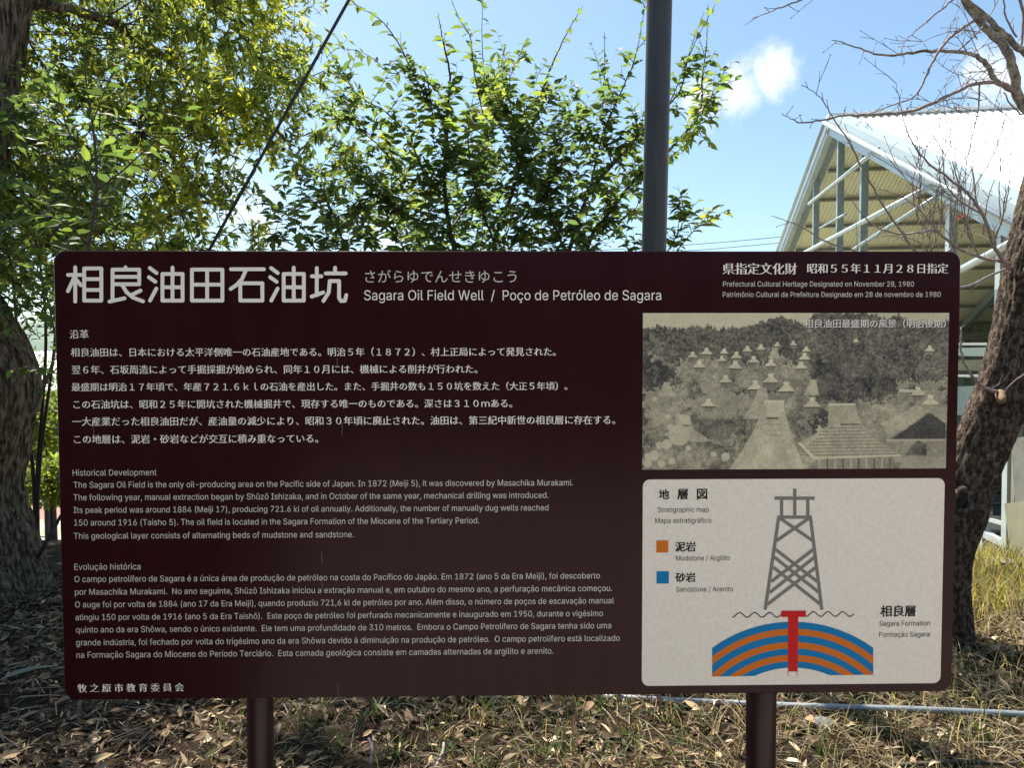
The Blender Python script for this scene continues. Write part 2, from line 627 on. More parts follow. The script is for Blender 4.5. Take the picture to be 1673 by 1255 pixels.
PXM = 1.8 / 1463.0           # metres per photograph pixel on the sign
c1 = crop(80, 400, 3.217)
title = {
    'sagara_a': [[(139, 118), (139, 298)], [(101, 158), (170, 158)], [(133, 172), (101, 243)], [(145, 183), (168, 212)],
                 [(186, 124), (276, 124), (276, 293), (186, 293), (186, 124)], [(186, 180), (276, 180)], [(186, 237), (276, 237)]],
    'b': [[(403, 118), (403, 128)], [(335, 130), (475, 130), (475, 207), (335, 207)], [(335, 130), (335, 290)], [(335, 168), (475, 168)],
          [(319, 298), (398, 281)], [(386, 212), (408, 248), (440, 276), (495, 297)], [(482, 240), (438, 262)]],
    'd': [[(752, 130), (912, 130), (912, 293), (752, 293), (752, 130)], [(832, 130), (832, 293)], [(752, 209), (912, 209)]],
    'e': [[(957, 128), (1130, 128)], [(1037, 130), (1015, 180), (985, 212), (955, 232)],
          [(1006, 202), (1122, 202), (1122, 293), (1006, 293), (1006, 202)]],
    'g': [[(1382, 165), (1432, 165)], [(1408, 122), (1408, 264)], [(1381, 272), (1442, 250)], [(1504, 120), (1504, 148)],
          [(1455, 150), (1560, 150)], [(1476, 190), (1525, 190)], [(1476, 190), (1471, 250), (1443, 295)],
          [(1525, 190), (1525, 278), (1535, 295), (1556, 294), (1563, 264)]]}
for off in (0, 637):
    title['oil%d' % off] = [[(531 + off, 122), (566 + off, 148)], [(526 + off, 170), (560 + off, 194)], [(565 + off, 230), (532 + off, 293)],
                            [(597 + off, 153), (703 + off, 153), (703 + off, 293), (597 + off, 293), (597 + off, 153)],
                            [(650 + off, 120), (650 + off, 293)], [(597 + off, 223), (703 + off, 223)]]
for k, pl in title.items():
    b = MB()
    strokes(b, pl, 6.0 * PXM, c1, LAYER)
    b.build('title_character', M['white_print'], SIGN)

lettering('さがらゆでんせきゆこう', 596.5, 844, 451.4, m='thin_print', latin=False, style='light')
lettering('Sagara Oil Field Well  /  Poço de Petróleo de Sagara', 595, 1080, 490.3, 490.3, style='plain')
lettering('県指定文化財', 1180.4, 1302, 439, latin=False, style='mincho')
lettering('昭和５５年１１月２８日指定', 1318.6, 1549, 438.4, latin=False, style='mincho')
lettering('Prefectural Cultural Heritage Designated on November 28, 1980', 1181, 1493, 468.4, 467.8, m='thin_print')
lettering('Patrimônio Cultural da Prefeitura Designado em 28 de novembro de 1980', 1180.7, 1536.5, 485.4, 485, m='thin_print')
lettering('沿革', 114, 145, 546, latin=False, style='brush')
for body, x0, x1, y in (
        ('相良油田は、日本における太平洋側唯一の石油産地である。明治５年（１８７２）、村上正局によって発見された。', 116, 908, 575.8),
        ('翌６年、石坂周造によって手掘採掘が始められ、同年１０月には、機械による削井が行われた。', 117, 780, 604.2),
        ('最盛期は明治１７年頃で、年産７２１.６ｋｌの石油を産出した。また、手掘井の数も１５０坑を数えた（大正５年頃）。', 117, 927, 632.6),
        ('この石油坑は、昭和２５年に開坑された機械掘井で、現存する唯一のものである。深さは３１０ｍある。', 120, 837, 661),
        ('一大産業だった相良油田だが、産油量の減少により、昭和３０年頃に廃止された。油田は、第三紀中新世の相良層に存在する。', 118, 1005, 689),
        ('この地層は、泥岩・砂岩などが交互に積み重なっている。', 121, 520, 718)):
    lettering(body, x0, x1, y, latin=False, style='brush')
for body, x0, x1, y, y2 in (
        ('Historical Development', 119, 256, 777.4, 777),
        ('The Sagara Oil Field is the only oil-producing area on the Pacific side of Japan. In 1872 (Meiji 5), it was discovered by Masachika Murakami.', 120.5, 936, 797.8, 793),
        ('The following year, manual extraction began by Shūzō Ishizaka, and in October of the same year, mechanical drilling was introduced.', 120.5, 896, 818.5, 813.3),
        ('Its peak period was around 1884 (Meiji 17), producing 721.6 kl of oil annually. Additionally, the number of manually dug wells reached', 120.7, 896, 839.2, 833.5),
        ('150 around 1916 (Taisho 5). The oil field is located in the Sagara Formation of the Miocene of the Tertiary Period.', 121.5, 783, 860, 854.5),
        ('This geological layer consists of alternating beds of mudstone and sandstone.', 121, 578, 881, 878),
        ('Evolução histórica', 121.7, 229.8, 931.3, 931),
        ('O campo petrolífero de Sagara é a única área de produção de petróleo na costa do Pacífico do Japão. Em 1872 (ano 5 da Era Meiji), foi descoberto', 122, 980, 952, 945),
        ('por Masachika Murakami.  No ano seguinte, Shūzō Ishizaka iniciou a extração manual e, em outubro do mesmo ano, a perfuração mecânica começou.', 122.7, 1000, 972.4, 966),
        ('O auge foi por volta de 1884 (ano 17 da Era Meiji), quando produziu 721,6 kl de petróleo por ano. Além disso, o número de poços de escavação manual', 123, 1003, 992.8, 986.5),
        ('atingiu 150 por volta de 1916 (ano 5 da Era Taishō).  Este poço de petróleo foi perfurado mecanicamente e inaugurado em 1950, durante o vigésimo', 123.7, 985, 1013.9, 1007),
        ('quinto ano da era Shōwa, sendo o único existente.  Ele tem uma profundidade de 310 metros.  Embora o Campo Petrolífero de Sagara tenha sido uma', 124.3, 998.5, 1034.3, 1027),
        ('grande indústria, foi fechado por volta do trigésimo ano da era Shōwa devido à diminuição na produção de petróleo.  O campo petrolífero está localizado', 124.6, 1012.5, 1054.7, 1048),
        ('na Formação Sagara do Mioceno do Período Terciário.  Esta camada geológica consiste em camadas alternadas de argilito e arenito.', 125.3, 904, 1075, 1069)):
    lettering(body, x0, x1, y, y2, m='thin_print', style='latin')
lettering('牧 之 原 市 教 育 委 員 会', 127, 301, 1125, latin=False, style='mincho')

# fine scratches on the panel
for (xa, ya, xb, yb) in ((525, 903, 527, 920), (526, 950, 527, 962), (552, 1118, 553, 1140), (551, 585, 551, 600), (559, 690, 559, 712), (152, 696, 154, 712), (257, 958, 258, 960)):
    b = MB()
    strokes(b, [[(xa, ya), (xb, yb)]], 0.0007, lambda x, y: (x, y), LAYER)
    b.build('scratch', M['grey_print'], SIGN)

# --- diagram card
c6 = crop(1040, 770, 3.098)
CARD = None


def quad_rr(b, corners, r, layer):
    """rounded rectangle through four photograph points given in crop coordinates tl,tr,br,bl"""
    P = [S(*p) for p in corners]
    x0 = (P[0][0] + P[3][0]) / 2; x1 = (P[1][0] + P[2][0]) / 2
    z1 = (P[0][1] + P[1][1]) / 2; z0 = (P[2][1] + P[3][1]) / 2
    pts = rrect(x0, z0, x1, z1, r) if r > 0 else [(x1, z1), (x0, z1), (x0, z0), (x1, z0)]
    slab(b, pts, FRONT - LAYER * layer, FRONT + 0.0002)
    return x0, z0, x1, z1


b = MB()
quad_rr(b, [c6(28, 38), c6(1562, 40), c6(1535, 1070), c6(30, 1092)], 0.0145, 1)
CARD = b.build('diagram_card', M['card'], SIGN)
for ch, xx in (('地', 138), ('層', 232), ('図', 331)):
    lettering(ch, c6(xx - 27, 0)[0], c6(xx + 27, 0)[0], c6(0, 117)[1], m='black_print', parent=CARD, latin=False, style='heavy', layer=2)
for body, a, c, y, lat in (('Stratigraphic map', 106, 365, 208, 1), ('Mapa estratigráfico', 94, 378, 263, 1), ('泥岩', 194, 300, 383, 0), ('Mudstone / Argilito', 199, 471, 453, 1),
                           ('砂岩', 196, 299, 538, 0), ('Sandstone / Arenito', 200, 488, 611, 1), ('相良層', 1233, 1411, 709, 0),
                           ('Sagara Formation', 1228, 1484, 784, 1), ('Formação Sagara', 1227, 1482, 840, 1)):
    lettering(body, c6(a, 0)[0], c6(c, 0)[0], c6(0, y)[1], m='black_print', parent=CARD, latin=bool(lat), style='plain' if lat else 'heavy', layer=2)
for (x0, y0, x1, y1, mm) in ((100, 351, 160, 412, 'orange_print'), (101, 507, 163, 569, 'blue_print')):
    b = MB()
    P0, P1 = S(*c6(x0, y0)), S(*c6(x1, y1))
    yy = FRONT - 2 * LAYER
    b.add([(P0[0], yy, P1[1]), (P1[0], yy, P1[1]), (P1[0], yy, P0[1]), (P0[0], yy, P0[1])], [(0, 1, 2, 3)])
    b.build('colour_key_square', M[mm], CARD)
# derrick drawing
b = MB()
strokes(b, [[(800, 88), (800, 232)], [(697, 137), (901, 137)], [(733, 137), (733, 232)], [(866, 137), (866, 232)], [(712, 233), (886, 233)],
            [(719, 233), (650, 702)], [(879, 233), (937, 702)], [(728, 240), (890, 352)], [(870, 240), (708, 352)],
            [(702, 396), (915, 560)], [(697, 436), (925, 616)], [(690, 486), (932, 676)],
            [(895, 396), (680, 560)], [(900, 436), (672, 616)], [(908, 486), (660, 676)]], 5.6 * PXM, c6, 2 * LAYER, caps=False)
b.build('derrick_drawing', M['grey_print'], CARD)
for (xa, xb, y0, n) in ((486, 731, 728, 3.25), (857, 1098, 724, 3.25)):
    pts = []
    for k in range(60):
        t = k / 59
        ph = t * 2 * math.pi * n - (math.pi * 0.45 if xa < 600 else math.pi * 0.5)
        pts.append((xa + (xb - xa) * t, y0 - 12 * math.sin(ph)))
    b = MB()
    strokes(b, [pts], 1.7 * PXM, c6, 2 * LAYER)
    b.build('wavy_ground_line', M['black_print'], CARD)
RR = [1456 - v for v in (763, 798, 830, 865, 898, 930, 963, 995)]
for k in range(7):
    b = MB()
    ro, ri = RR[k], RR[k + 1]
    V, Fs = [], []
    n = 60
    run = []
    for i in range(n + 1):
        x = 382 + (1197 - 382) * i / n
        bot = 1040 - (x - 382) / 815 * 9
        dx = x - 790
        top = 1456 - math.sqrt(ro * ro - dx * dx) if abs(dx) < ro else 9999
        low = 1456 - math.sqrt(ri * ri - dx * dx) if abs(dx) < ri else 9999
        top, low = min(top, bot), min(low, bot)
        run.append((x, top, low))
    for i, (x, t_, l_) in enumerate(run):
        for q in (t_, l_):
            sx, sz = S(*c6(x, q))
            V.append((sx, FRONT - 2 * LAYER, sz))
    for i in range(n):
        if run[i][2] - run[i][1] > 0.01 or run[i + 1][2] - run[i + 1][1] > 0.01:
            Fs.append((2 * i, 2 * i + 1, 2 * i + 3, 2 * i + 2))
    b.add(V, Fs)
    b.build('rock_layer', M['blue_print' if k % 2 == 0 else 'orange_print'], CARD)
b = MB()
for poly in ([(731, 707), (856, 707), (856, 738), (731, 738)], [(766, 738), (817, 738), (814, 1014), (766, 1014)]):
    P = [S(*c6(*p)) for p in poly]
    b.add([(p[0], FRONT - 3 * LAYER, p[1]) for p in P], [(0, 1, 2, 3)])
strokes(b, [[(766, 1014), (766, 1036)], [(812, 1014), (812, 1036)]], 1.0 * PXM, c6, 3 * LAYER)
b.build('well_drawing', M['red_print'], CARD)


# --- the old photograph printed on the sign: a small tone painter
def vnoise(h, w, cell, seed):
    r = np.random.default_rng(seed)
    gh, gw = int(h / cell) + 3, int(w / cell) + 3
    g = r.random((gh, gw))
    yy, xx = np.arange(h) / cell, np.arange(w) / cell
    yi, xi = yy.astype(int), xx.astype(int)
    fy, fx = (yy - yi)[:, None], (xx - xi)[None, :]
    fy, fx = fy * fy * (3 - 2 * fy), fx * fx * (3 - 2 * fx)
    return (g[yi][:, xi] * (1 - fy) * (1 - fx) + g[yi + 1][:, xi] * fy * (1 - fx) + g[yi][:, xi + 1] * (1 - fy) * fx + g[yi + 1][:, xi + 1] * fy * fx)


def paint_photo():
    X0, Y0, W_, H_ = 32, 346, 1553, 790
    im = np.zeros((H_, W_))
    ys, xs = np.mgrid[0:H_, 0:W_]
    xs = xs + X0; ys = ys + Y0
    n1, n2, n3 = vnoise(H_, W_, 90, 1), vnoise(H_, W_, 24, 2), vnoise(H_, W_, 8, 3)
    n4 = vnoise(H_, W_, 3.2, 4)
    fr = (n1 * 0.4 + n2 * 0.3 + n3 * 0.18 + n4 * 0.12)
    im[:] = 0.62 - 0.05 * (xs > 900) + 0.03 * n1                # sky
    tl = np.interp(np.arange(W_) + X0, [32, 100, 200, 330, 420, 560, 640, 720, 800, 850, 900, 960, 1060, 1150, 1260, 1340, 1400, 1450, 1500, 1585],
                   [425, 415, 425, 410, 425, 415, 385, 370, 385, 410, 352, 340, 345, 345, 375, 355, 405, 415, 400, 395])
    tl = tl + 26 * (n3[100, :] - 0.5) + 20 * (n4[200, :] - 0.5) + 14 * (n2[60, :] - .5)
    trees = ys > tl[None, :]
    im = np.where(trees, 0.21 + 0.20 * (fr - 0.3) + 0.13 * (n3 - 0.5) + .04 * (n4 - .5), im)

    def poly(pts, tone, tex=0.0, warp=0.0):
        nonlocal im
        P = np.array(pts, float)
        x0, x1 = int(max(P[:, 0].min() - X0 - warp, 0)), int(min(P[:, 0].max() - X0 + 2 + warp, W_))
        y0, y1 = int(max(P[:, 1].min() - Y0 - warp, 0)), int(min(P[:, 1].max() - Y0 + 2 + warp, H_))
        if x1 <= x0 or y1 <= y0: return
        sx, sy = xs[y0:y1, x0:x1].astype(float), ys[y0:y1, x0:x1].astype(float)
        if warp:
            wn_ = n2[y0:y1, x0:x1] - 0.5
            wm_ = n3[y0:y1, x0:x1] - 0.5
            sx = sx + warp * (wn_ * 1.6 + wm_)
            sy = sy + warp * (wm_ * 1.1 - wn_)
        ins = np.zeros(sx.shape, bool)
        for i in range(len(P)):
            (ax, ay), (bx, by) = P[i - 1], P[i]
            if ay == by: continue
            cond = ((ay > sy) != (by > sy)) & (sx < (bx - ax) * (sy - ay) / (by - ay) + ax)
            ins ^= cond
        v = tone + tex * (fr[y0:y1, x0:x1] - 0.45) * 2 + tex * 0.35 * (n4[y0:y1, x0:x1] - 0.5)
        im[y0:y1, x0:x1] = np.where(ins, v, im[y0:y1, x0:x1])

    # fields
    poly([(170, 620), (260, 570), (500, 590), (700, 600), (900, 610), (960, 650), (960, 720), (800, 730), (500, 720), (330, 700), (170, 660)], 0.40, 0.22, 34)
    poly([(32, 740), (150, 720), (400, 690), (560, 760), (800, 720), (960, 760), (1585, 790), (1585, 1140), (32, 1140)], 0.37, 0.26, 34)
    poly([(260, 770), (330, 710), (390, 695), (470, 730), (560, 750), (620, 830), (260, 800)], 0.43, 0.12, 34)
    poly([(32, 730), (110, 725), (280, 780), (600, 850), (560, 880), (32, 880)], 0.42, 0.16, 34)
    poly([(280, 870), (560, 870), (520, 1000), (440, 1060), (330, 1000)], 0.26, 0.2, 34)
    poly([(1310, 700), (1585, 680), (1585, 810), (1300, 800)], 0.42, 0.14, 34)
    poly([(880, 620), (1000, 560), (1260, 620), (1330, 760), (1240, 800), (930, 790)], 0.21, 0.2, 34)
    poly([(890, 860), (970, 820), (985, 980), (890, 960)], 0.16, 0.1, 34)
    poly([(32, 560), (150, 560), (220, 600), (170, 690), (32, 720)], 0.17, 0.12, 34)

    rr_ = np.random.default_rng(11)
    for k in range(150):                                         # scrub and tree clumps
        x, y = rr_.uniform(40, 1580), rr_.uniform(430, 1100)
        w, h = rr_.uniform(14, 46), rr_.uniform(8, 22)
        dark = (x > 880 and y < 780) or y < 560
        a = [(x + w * math.cos(t), y + h * math.sin(t)) for t in np.linspace(0, 6.2, 12)]
        poly(a, rr_.uniform(0.14, 0.30) if dark else rr_.uniform(0.24, 0.46), 0.25, 26)
    def hut(x, y, s, body=0.34, roof=0.63):
        s = s * 0.88
        poly([(x - 24 * s, y + 12 * s), (x + 24 * s, y + 12 * s), (x + 22 * s, y + 40 * s), (x - 22 * s, y + 40 * s)], body, 0.08)
        poly([(x - 36 * s, y + 15 * s), (x - 12 * s, y - 8 * s), (x + 12 * s, y - 8 * s), (x + 36 * s, y + 15 * s)], roof, 0.12)
        poly([(x - 9 * s, y - 8 * s), (x - 12 * s, y - 22 * s), (x + 12 * s, y - 22 * s), (x + 9 * s, y - 8 * s)], roof + 0.04, 0.06)
        poly([(x - 36 * s, y + 14 * s), (x + 36 * s, y + 14 * s), (x + 30 * s, y + 20 * s), (x - 30 * s, y + 20 * s)], 0.2)

    for (x, y, s) in ((712, 505, .7), (792, 500, .7), (628, 520, .85), (560, 528, .9), (443, 540, .8), (355, 540, 1), (285, 558, .95), (858, 530, .8), (505, 560, 1.0),
                      (432, 578, .8), (592, 582, 1), (850, 568, 1.05), (318, 606, 1.1), (500, 610, 1.2), (680, 600, 1), (832, 612, 1.1), (452, 680, 1.15),
                      (680, 678, 1.4), (603, 712, 1.4), (760, 722, 1.5), (1110, 486, .6), (1485, 528, .9), (1430, 745, 1.3), (1495, 790, 1.5), (893, 800, 1.5), (365, 800, 1.2)):
        hut(x, y, s)
    poly([(1335, 730), (1450, 735), (1470, 750), (1335, 745)], 0.6, 0.05)

    def tent(x0, x1, top, bl, br, bot, tone):
        pts = [(x0, top), (x1, top)]
        for k in range(1, 8):
            t = k / 7
            pts.append((x1 + (br - x1) * t ** 1.35, top + (bot - top) * t))
        for k in range(7, 0, -1):
            t = k / 7
            pts.append((x0 + (bl - x0) * t ** 1.35, top + (bot - top) * t))
        poly(pts, tone, 0.14)

    tent(140, 168, 692, 108, 205, 765, 0.52)
    tent(686, 712, 520, 664, 726, 575, 0.5)
    tent(880, 912, 683, 845, 925, 760, 0.54)
    tent(617, 660, 722, 540, 700, 880, 0.52)
    # hut at lower left
    poly([(200, 855), (272, 858), (292, 930), (385, 990), (300, 995), (130, 960), (205, 920)], 0.52, 0.14)
    poly([(215, 862), (270, 864), (275, 908), (225, 908)], 0.60, 0.06)
    poly([(225, 908), (270, 908), (272, 914), (225, 914)], 0.18)
    # big straw tent
    tent(652, 746, 788, 470, 862, 1140, 0.55)
    poly([(650, 785), (750, 785), (748, 798), (652, 798)], 0.68)
    poly([(660, 800), (742, 800), (738, 870), (664, 870)], 0.60, 0.06)
    poly([(662, 872), (722, 872), (722, 880), (662, 880)], 0.16)
    for yy in (905, 935, 960):
        poly([(662, yy), (742, yy), (742, yy + 4), (662, yy + 4)], 0.40)
    # shingled roof
    poly([(975, 805), (1110, 805), (1140, 905), (1235, 985), (1345, 1066), (900, 1078), (820, 1000), (950, 935), (975, 912)], 0.50, 0.12)
    poly([(975, 802), (1112, 802), (1112, 812), (975, 812)], 0.66)
    for k in range(9):
        yy = 925 + k * 17
        xl = 960 - k * 16; xr = 1150 + k * 22
        poly([(xl, yy), (xr, yy - 4), (xr, yy), (xl, yy + 5)], 0.33)
    for k in range(12):
        xx = 985 + k * 11
        poly([(xx, 815), (xx + 2, 815), (xx + 3, 905), (xx + 1, 905)], 0.42)
    poly([(820, 1000), (838, 1000), (915, 1078), (900, 1082)], 0.68)
    poly([(900, 1074), (1345, 1062), (1345, 1070), (905, 1084)], 0.66)
    poly([(1038, 905), (1135, 905), (1138, 912), (1038, 912)], 0.22)
    poly([(930, 1084), (1310, 1074), (1310, 1140), (930, 1140)], 0.40, 0.1)
    for k in range(10):
        xx = 930 + k * 40
        poly([(xx, 1080), (xx + 8, 1080), (xx + 8, 1140), (xx, 1140)], 0.22 if k % 2 else 0.56)
    # house on the right
    poly([(1170, 950), (1250, 930), (1300, 990), (1585, 985), (1585, 1140), (1345, 1140), (1345, 1060)], 0.41, 0.12)
    poly([(1250, 905), (1420, 812), (1492, 842), (1285, 985)], 0.50, 0.14)
    poly([(1492, 850), (1575, 905), (1575, 985), (1290, 990)], 0.15, 0.05)
    poly([(1420, 812), (1440, 806), (1585, 812), (1585, 896), (1500, 845)], 0.42, 0.1)
    poly([(1275, 984), (1575, 984), (1575, 992), (1275, 994)], 0.55)
    poly([(1345, 1078), (1585, 1076), (1585, 1140), (1345, 1140)], 0.46, 0.1)
    poly([(1400, 1020), (1440, 990), (1480, 1010), (1480, 1068), (1370, 1066)], 0.24, 0.2)
    # pale mould blooms
    for (x, y, r) in ((220, 960, 52), (158, 1005, 26), (92, 1062, 26), (455, 1070, 22), (60, 1100, 22), (175, 920, 18), (120, 1010, 18), (130, 1105, 20), (185, 1090, 18), (265, 1025, 14), (395, 1055, 14), (60, 1065, 16), (95, 775, 10), (160, 865, 14)):
        a = [(x + r * math.cos(t), y + r * math.sin(t)) for t in np.linspace(0, 6.2, 18)]
        poly(a, 0.58, 0.05)
    im += 0.05 * (n4 - 0.5) + 0.06 * (n3 - 0.5)
    im = (im - 0.36) * 1.12 + 0.37
    im = np.clip(im, 0.05, 0.8)
    return im[:790 // 3 * 3, :1553 // 3 * 3].reshape(790 // 3, 3, 1553 // 3, 3).mean((1, 3))


IM = paint_photo()
h_, w_ = IM.shape
P = [S(1050.5, 512.3), S(1551.3, 510.3), S(1544.3, 766), S(1048.8, 767)]
x0, x1 = (P[0][0] + P[3][0]) / 2, (P[1][0] + P[2][0]) / 2
z1, z0 = (P[0][1] + P[1][1]) / 2, (P[2][1] + P[3][1]) / 2
gx, gz_ = np.meshgrid(np.linspace(x0, x1, w_), np.linspace(z1, z0, h_))
V = np.stack([gx.ravel(), np.full(gx.size, FRONT - LAYER), gz_.ravel()], 1)
idx = np.arange(h_ * w_).reshape(h_, w_)
Fs = np.stack([idx[1:, :-1], idx[1:, 1:], idx[:-1, 1:], idx[:-1, :-1]], -1).reshape(-1, 4)
t = IM.ravel()[:, None]
lo, hi = np.array((0.0, 0.0, 0.0)), np.array((0.95, 0.87, 0.62))
colr = lo + (hi - lo) * np.clip(t, 0, 1) ** 1.55
colr[:, 2] += 0.014 * (1 - t[:, 0])
b = MB()
b.add(V, Fs.tolist(), colr)
PHOTO = b.build('photograph_print', M['photo'], SIGN)
lettering('相良油田最盛期の風景（明治後期）', 1315.2, 1545.8, 530.0, m='black_print', parent=PHOTO, latin=False, style='brush', layer=2)
lettering('相良油田最盛期の風景（明治後期）', 1314.0, 1544.6, 528.8, m='white_print', parent=PHOTO, latin=False, style='brush', layer=3)


# ------------------------------------------------------------------ foliage tools
def frames(D, Nn):
    D = D / np.linalg.norm(D, axis=1, keepdims=True)
    Sd = np.cross(D, Nn)
    L = np.linalg.norm(Sd, axis=1, keepdims=True)
    L[L < 1e-6] = 1
    Sd = Sd / L
    U = np.cross(Sd, D)
    return D, Sd, U


def leaf_template(w, kind='full', curl=0.12):
    if kind == 'lite':
        v = [(0, 0, 0), (0.45, w / 2, 0.05), (1, 0, -curl), (0.45, -w / 2, 0.05)]
        f = [(0, 2, 1), (0, 3, 2)]
    else:
        v = [(0, 0, 0), (0.28, w * 0.46, 0.05), (0.28, 0, 0), (0.28, -w * 0.46, 0.05), (0.62, w * 0.40, 0.02), (0.62, 0, -0.03), (0.62, -w * 0.40, 0.02),
             (0.85, w * .15, -curl * .6), (0.85, -w * .15, -curl * .6), (1.0, 0, -curl)]
        f = [(0, 2, 1), (0, 3, 2), (1, 2, 5, 4), (2, 3, 6, 5), (4, 5, 8, 7), (5, 6, 8), (7, 8, 9)]
    return np.array(v, float), f


def leaves_into(b, P, D, Nn, size, cols, tmpl):
    v, f = tmpl
    D, Sd, U = frames(D, Nn)
    W = P[:, None, :] + size[:, None, None] * (v[None, :, 0:1] * D[:, None, :] + v[None, :, 1:2] * Sd[:, None, :] + v[None, :, 2:3] * U[:, None, :])
    n, k = W.shape[:2]
    C = np.repeat(cols, k, axis=0)
    base = b.n
    b.v.append(W.reshape(-1, 3))
    cc = np.ones((n * k, 4)); cc[:, :3] = C
    b.c.append(cc)
    b.n += n * k
    offs = (np.arange(n) * k + base)
    for ff in f:
        arr = offs[:, None] + np.array(ff)[None, :]
        b.f.extend(map(tuple, arr.tolist()))


def rand_unit(n):
    v = rng.normal(size=(n, 3))
    return v / np.linalg.norm(v, axis=1, keepdims=True)


def palette(n, cols, jitter=0.2):
    cols = np.array(cols)
    w = rng.random((n, 1))
    i, j = rng.integers(0, len(cols), n), rng.integers(0, len(cols), n)
    c = cols[i] * w + cols[j] * (1 - w)
    return np.clip(c * (1 + jitter * rng.normal(size=(n, 1))), 0.004, 0.9)


def project(P):
    L = (P - np.array(CAM)) @ np.array(MR)
    z = -L[:, 2]
    z = np.where(z > 0.05, z, np.nan)
    return CX + F_PX * L[:, 0] / z, CY - F_PX * L[:, 1] / z, z


class Foliage:
    def __init__(self):
        self.P, self.D, self.N, self.s, self.c = [], [], [], [], []

    def add(self, P, D, N, s, c):
        self.P.append(P); self.D.append(D); self.N.append(N); self.s.append(s); self.c.append(c)

    def emit(self, parent, tmpl, tmpl_one, n_single, m, one_name='leaf', rest_name='foliage'):
        P, D, N, s, c = (np.concatenate(a) for a in (self.P, self.D, self.N, self.s, self.c))
        x, y, z = project(P)
        vis = (x > 0) & (x < 1673) & (y > 0) & (y < 1255) & ~((x > 80) & (x < 1575) & (y > 405) & (y < 1145))
        score = np.where(vis, s / z, 0)
        score = np.nan_to_num(score)
        order = np.argsort(-score)
        ids = [i for i in order[:n_single] if score[i] > 0]
        rest = np.ones(len(P), bool)
        rest[ids] = False
        if ids:
            D2, S2, U2 = frames(D[ids], N[ids])
            base = []
            v, f = tmpl_one
            allc = c[ids]
            ncol = 12
            for k in range(ncol):
                me = bpy.data.meshes.new(one_name)
                me.from_pydata(v.tolist(), [], f)
                a = me.color_attributes.new('Col', 'FLOAT_COLOR', 'POINT')
                cc = np.ones((len(v), 4)); cc[:, :3] = allc[(k * 37) % len(allc)]
                a.data.foreach_set('color', cc.ravel())
                me.materials.append(m)
                base.append(me)
            lum = [allc[(k * 37) % len(allc)] for k in range(ncol)]
            pl = np.array(wloc(parent))
            for q, i in enumerate(ids):
                dd = [np.abs(l - c[i]).sum() for l in lum]
                o = bpy.data.objects.new(one_name, base[int(np.argmin(dd))])
                M4 = Matrix.Identity(4)
                for r_ in range(3):
                    M4[r_][0] = D2[q][r_] * s[i]; M4[r_][1] = S2[q][r_] * s[i]; M4[r_][2] = U2[q][r_] * s[i]
                    M4[r_][3] = P[i][r_] - pl[r_]
                COL.objects.link(o)
                o.parent = parent
                o.matrix_local = M4
        b = MB()
        leaves_into(b, P[rest], D[rest], N[rest], s[rest], c[rest], tmpl)
        o = b.build(rest_name, m, parent)
        tag(o, kind='stuff')
        return o


def V3(a):
    return np.array([[p[0], p[1], p[2]] for p in a], float)


def along(path, spacing, start=0.0):
    """points and tangents every 'spacing' along a polyline"""
    A = V3(path)
    seg = np.linalg.norm(np.diff(A, axis=0), axis=1)
    cum = np.concatenate([[0], np.cumsum(seg)])
    L = cum[-1]
    t = np.arange(start * L, L, spacing)
    if len(t) == 0:
        return np.zeros((0, 3)), np.zeros((0, 3)), t
    i = np.clip(np.searchsorted(cum, t, side='right') - 1, 0, len(seg) - 1)
    f = ((t - cum[i]) / np.maximum(seg[i], 1e-9))[:, None]
    P = A[i] * (1 - f) + A[i + 1] * f
    T = (A[i + 1] - A[i]) / np.maximum(seg[i], 1e-9)[:, None]
    return P, T, t / L


def twig_leaves(fol, path, spacing, size, cols, start=0.1, droop=0.25, jit=0.2):
    P, T, t = along(path, spacing, start)
    n = len(P)
    if n == 0: return
    side = np.cross(T, np.array([0, 0, 1.0])) + 1e-4
    side /= np.linalg.norm(side, axis=1, keepdims=True)
    sgn = np.where(np.arange(n) % 2 == 0, 1.0, -1.0)[:, None]
    D = T * 0.55 + side * sgn * 0.9 + rng.normal(size=(n, 3)) * 0.28 + np.array([0, 0, -droop])
    N = np.array([0, 0, 1.0]) + rng.normal(size=(n, 3)) * 0.45
    s = size * (1 + jit * rng.normal(size=n)).clip(0.5, 1.5) * (1 - 0.35 * t ** 3)
    fol.add(P, D, N, s, palette(n, cols))


def px_path(pts, dist, n=5):
    """pts: (px, py[, dist])"""
    return smooth_path([at(p[0], p[1], p[2] if len(p) > 2 else dist) for p in pts], n)


def grow(start, direction, length, bend=0.3, up=0.25, n=5):
    p = Vector(start)
    d = Vector(direction).normalized()
    out = [p.copy()]
    for k in range(n):
        d = (d + Vector(rng.normal(size=3)) * bend / n ** 0.5 * 0.6 + Vector((0, 0, up / n))).normalized()
        p = p + d * (length / n)
        out.append(p.copy())
    return out


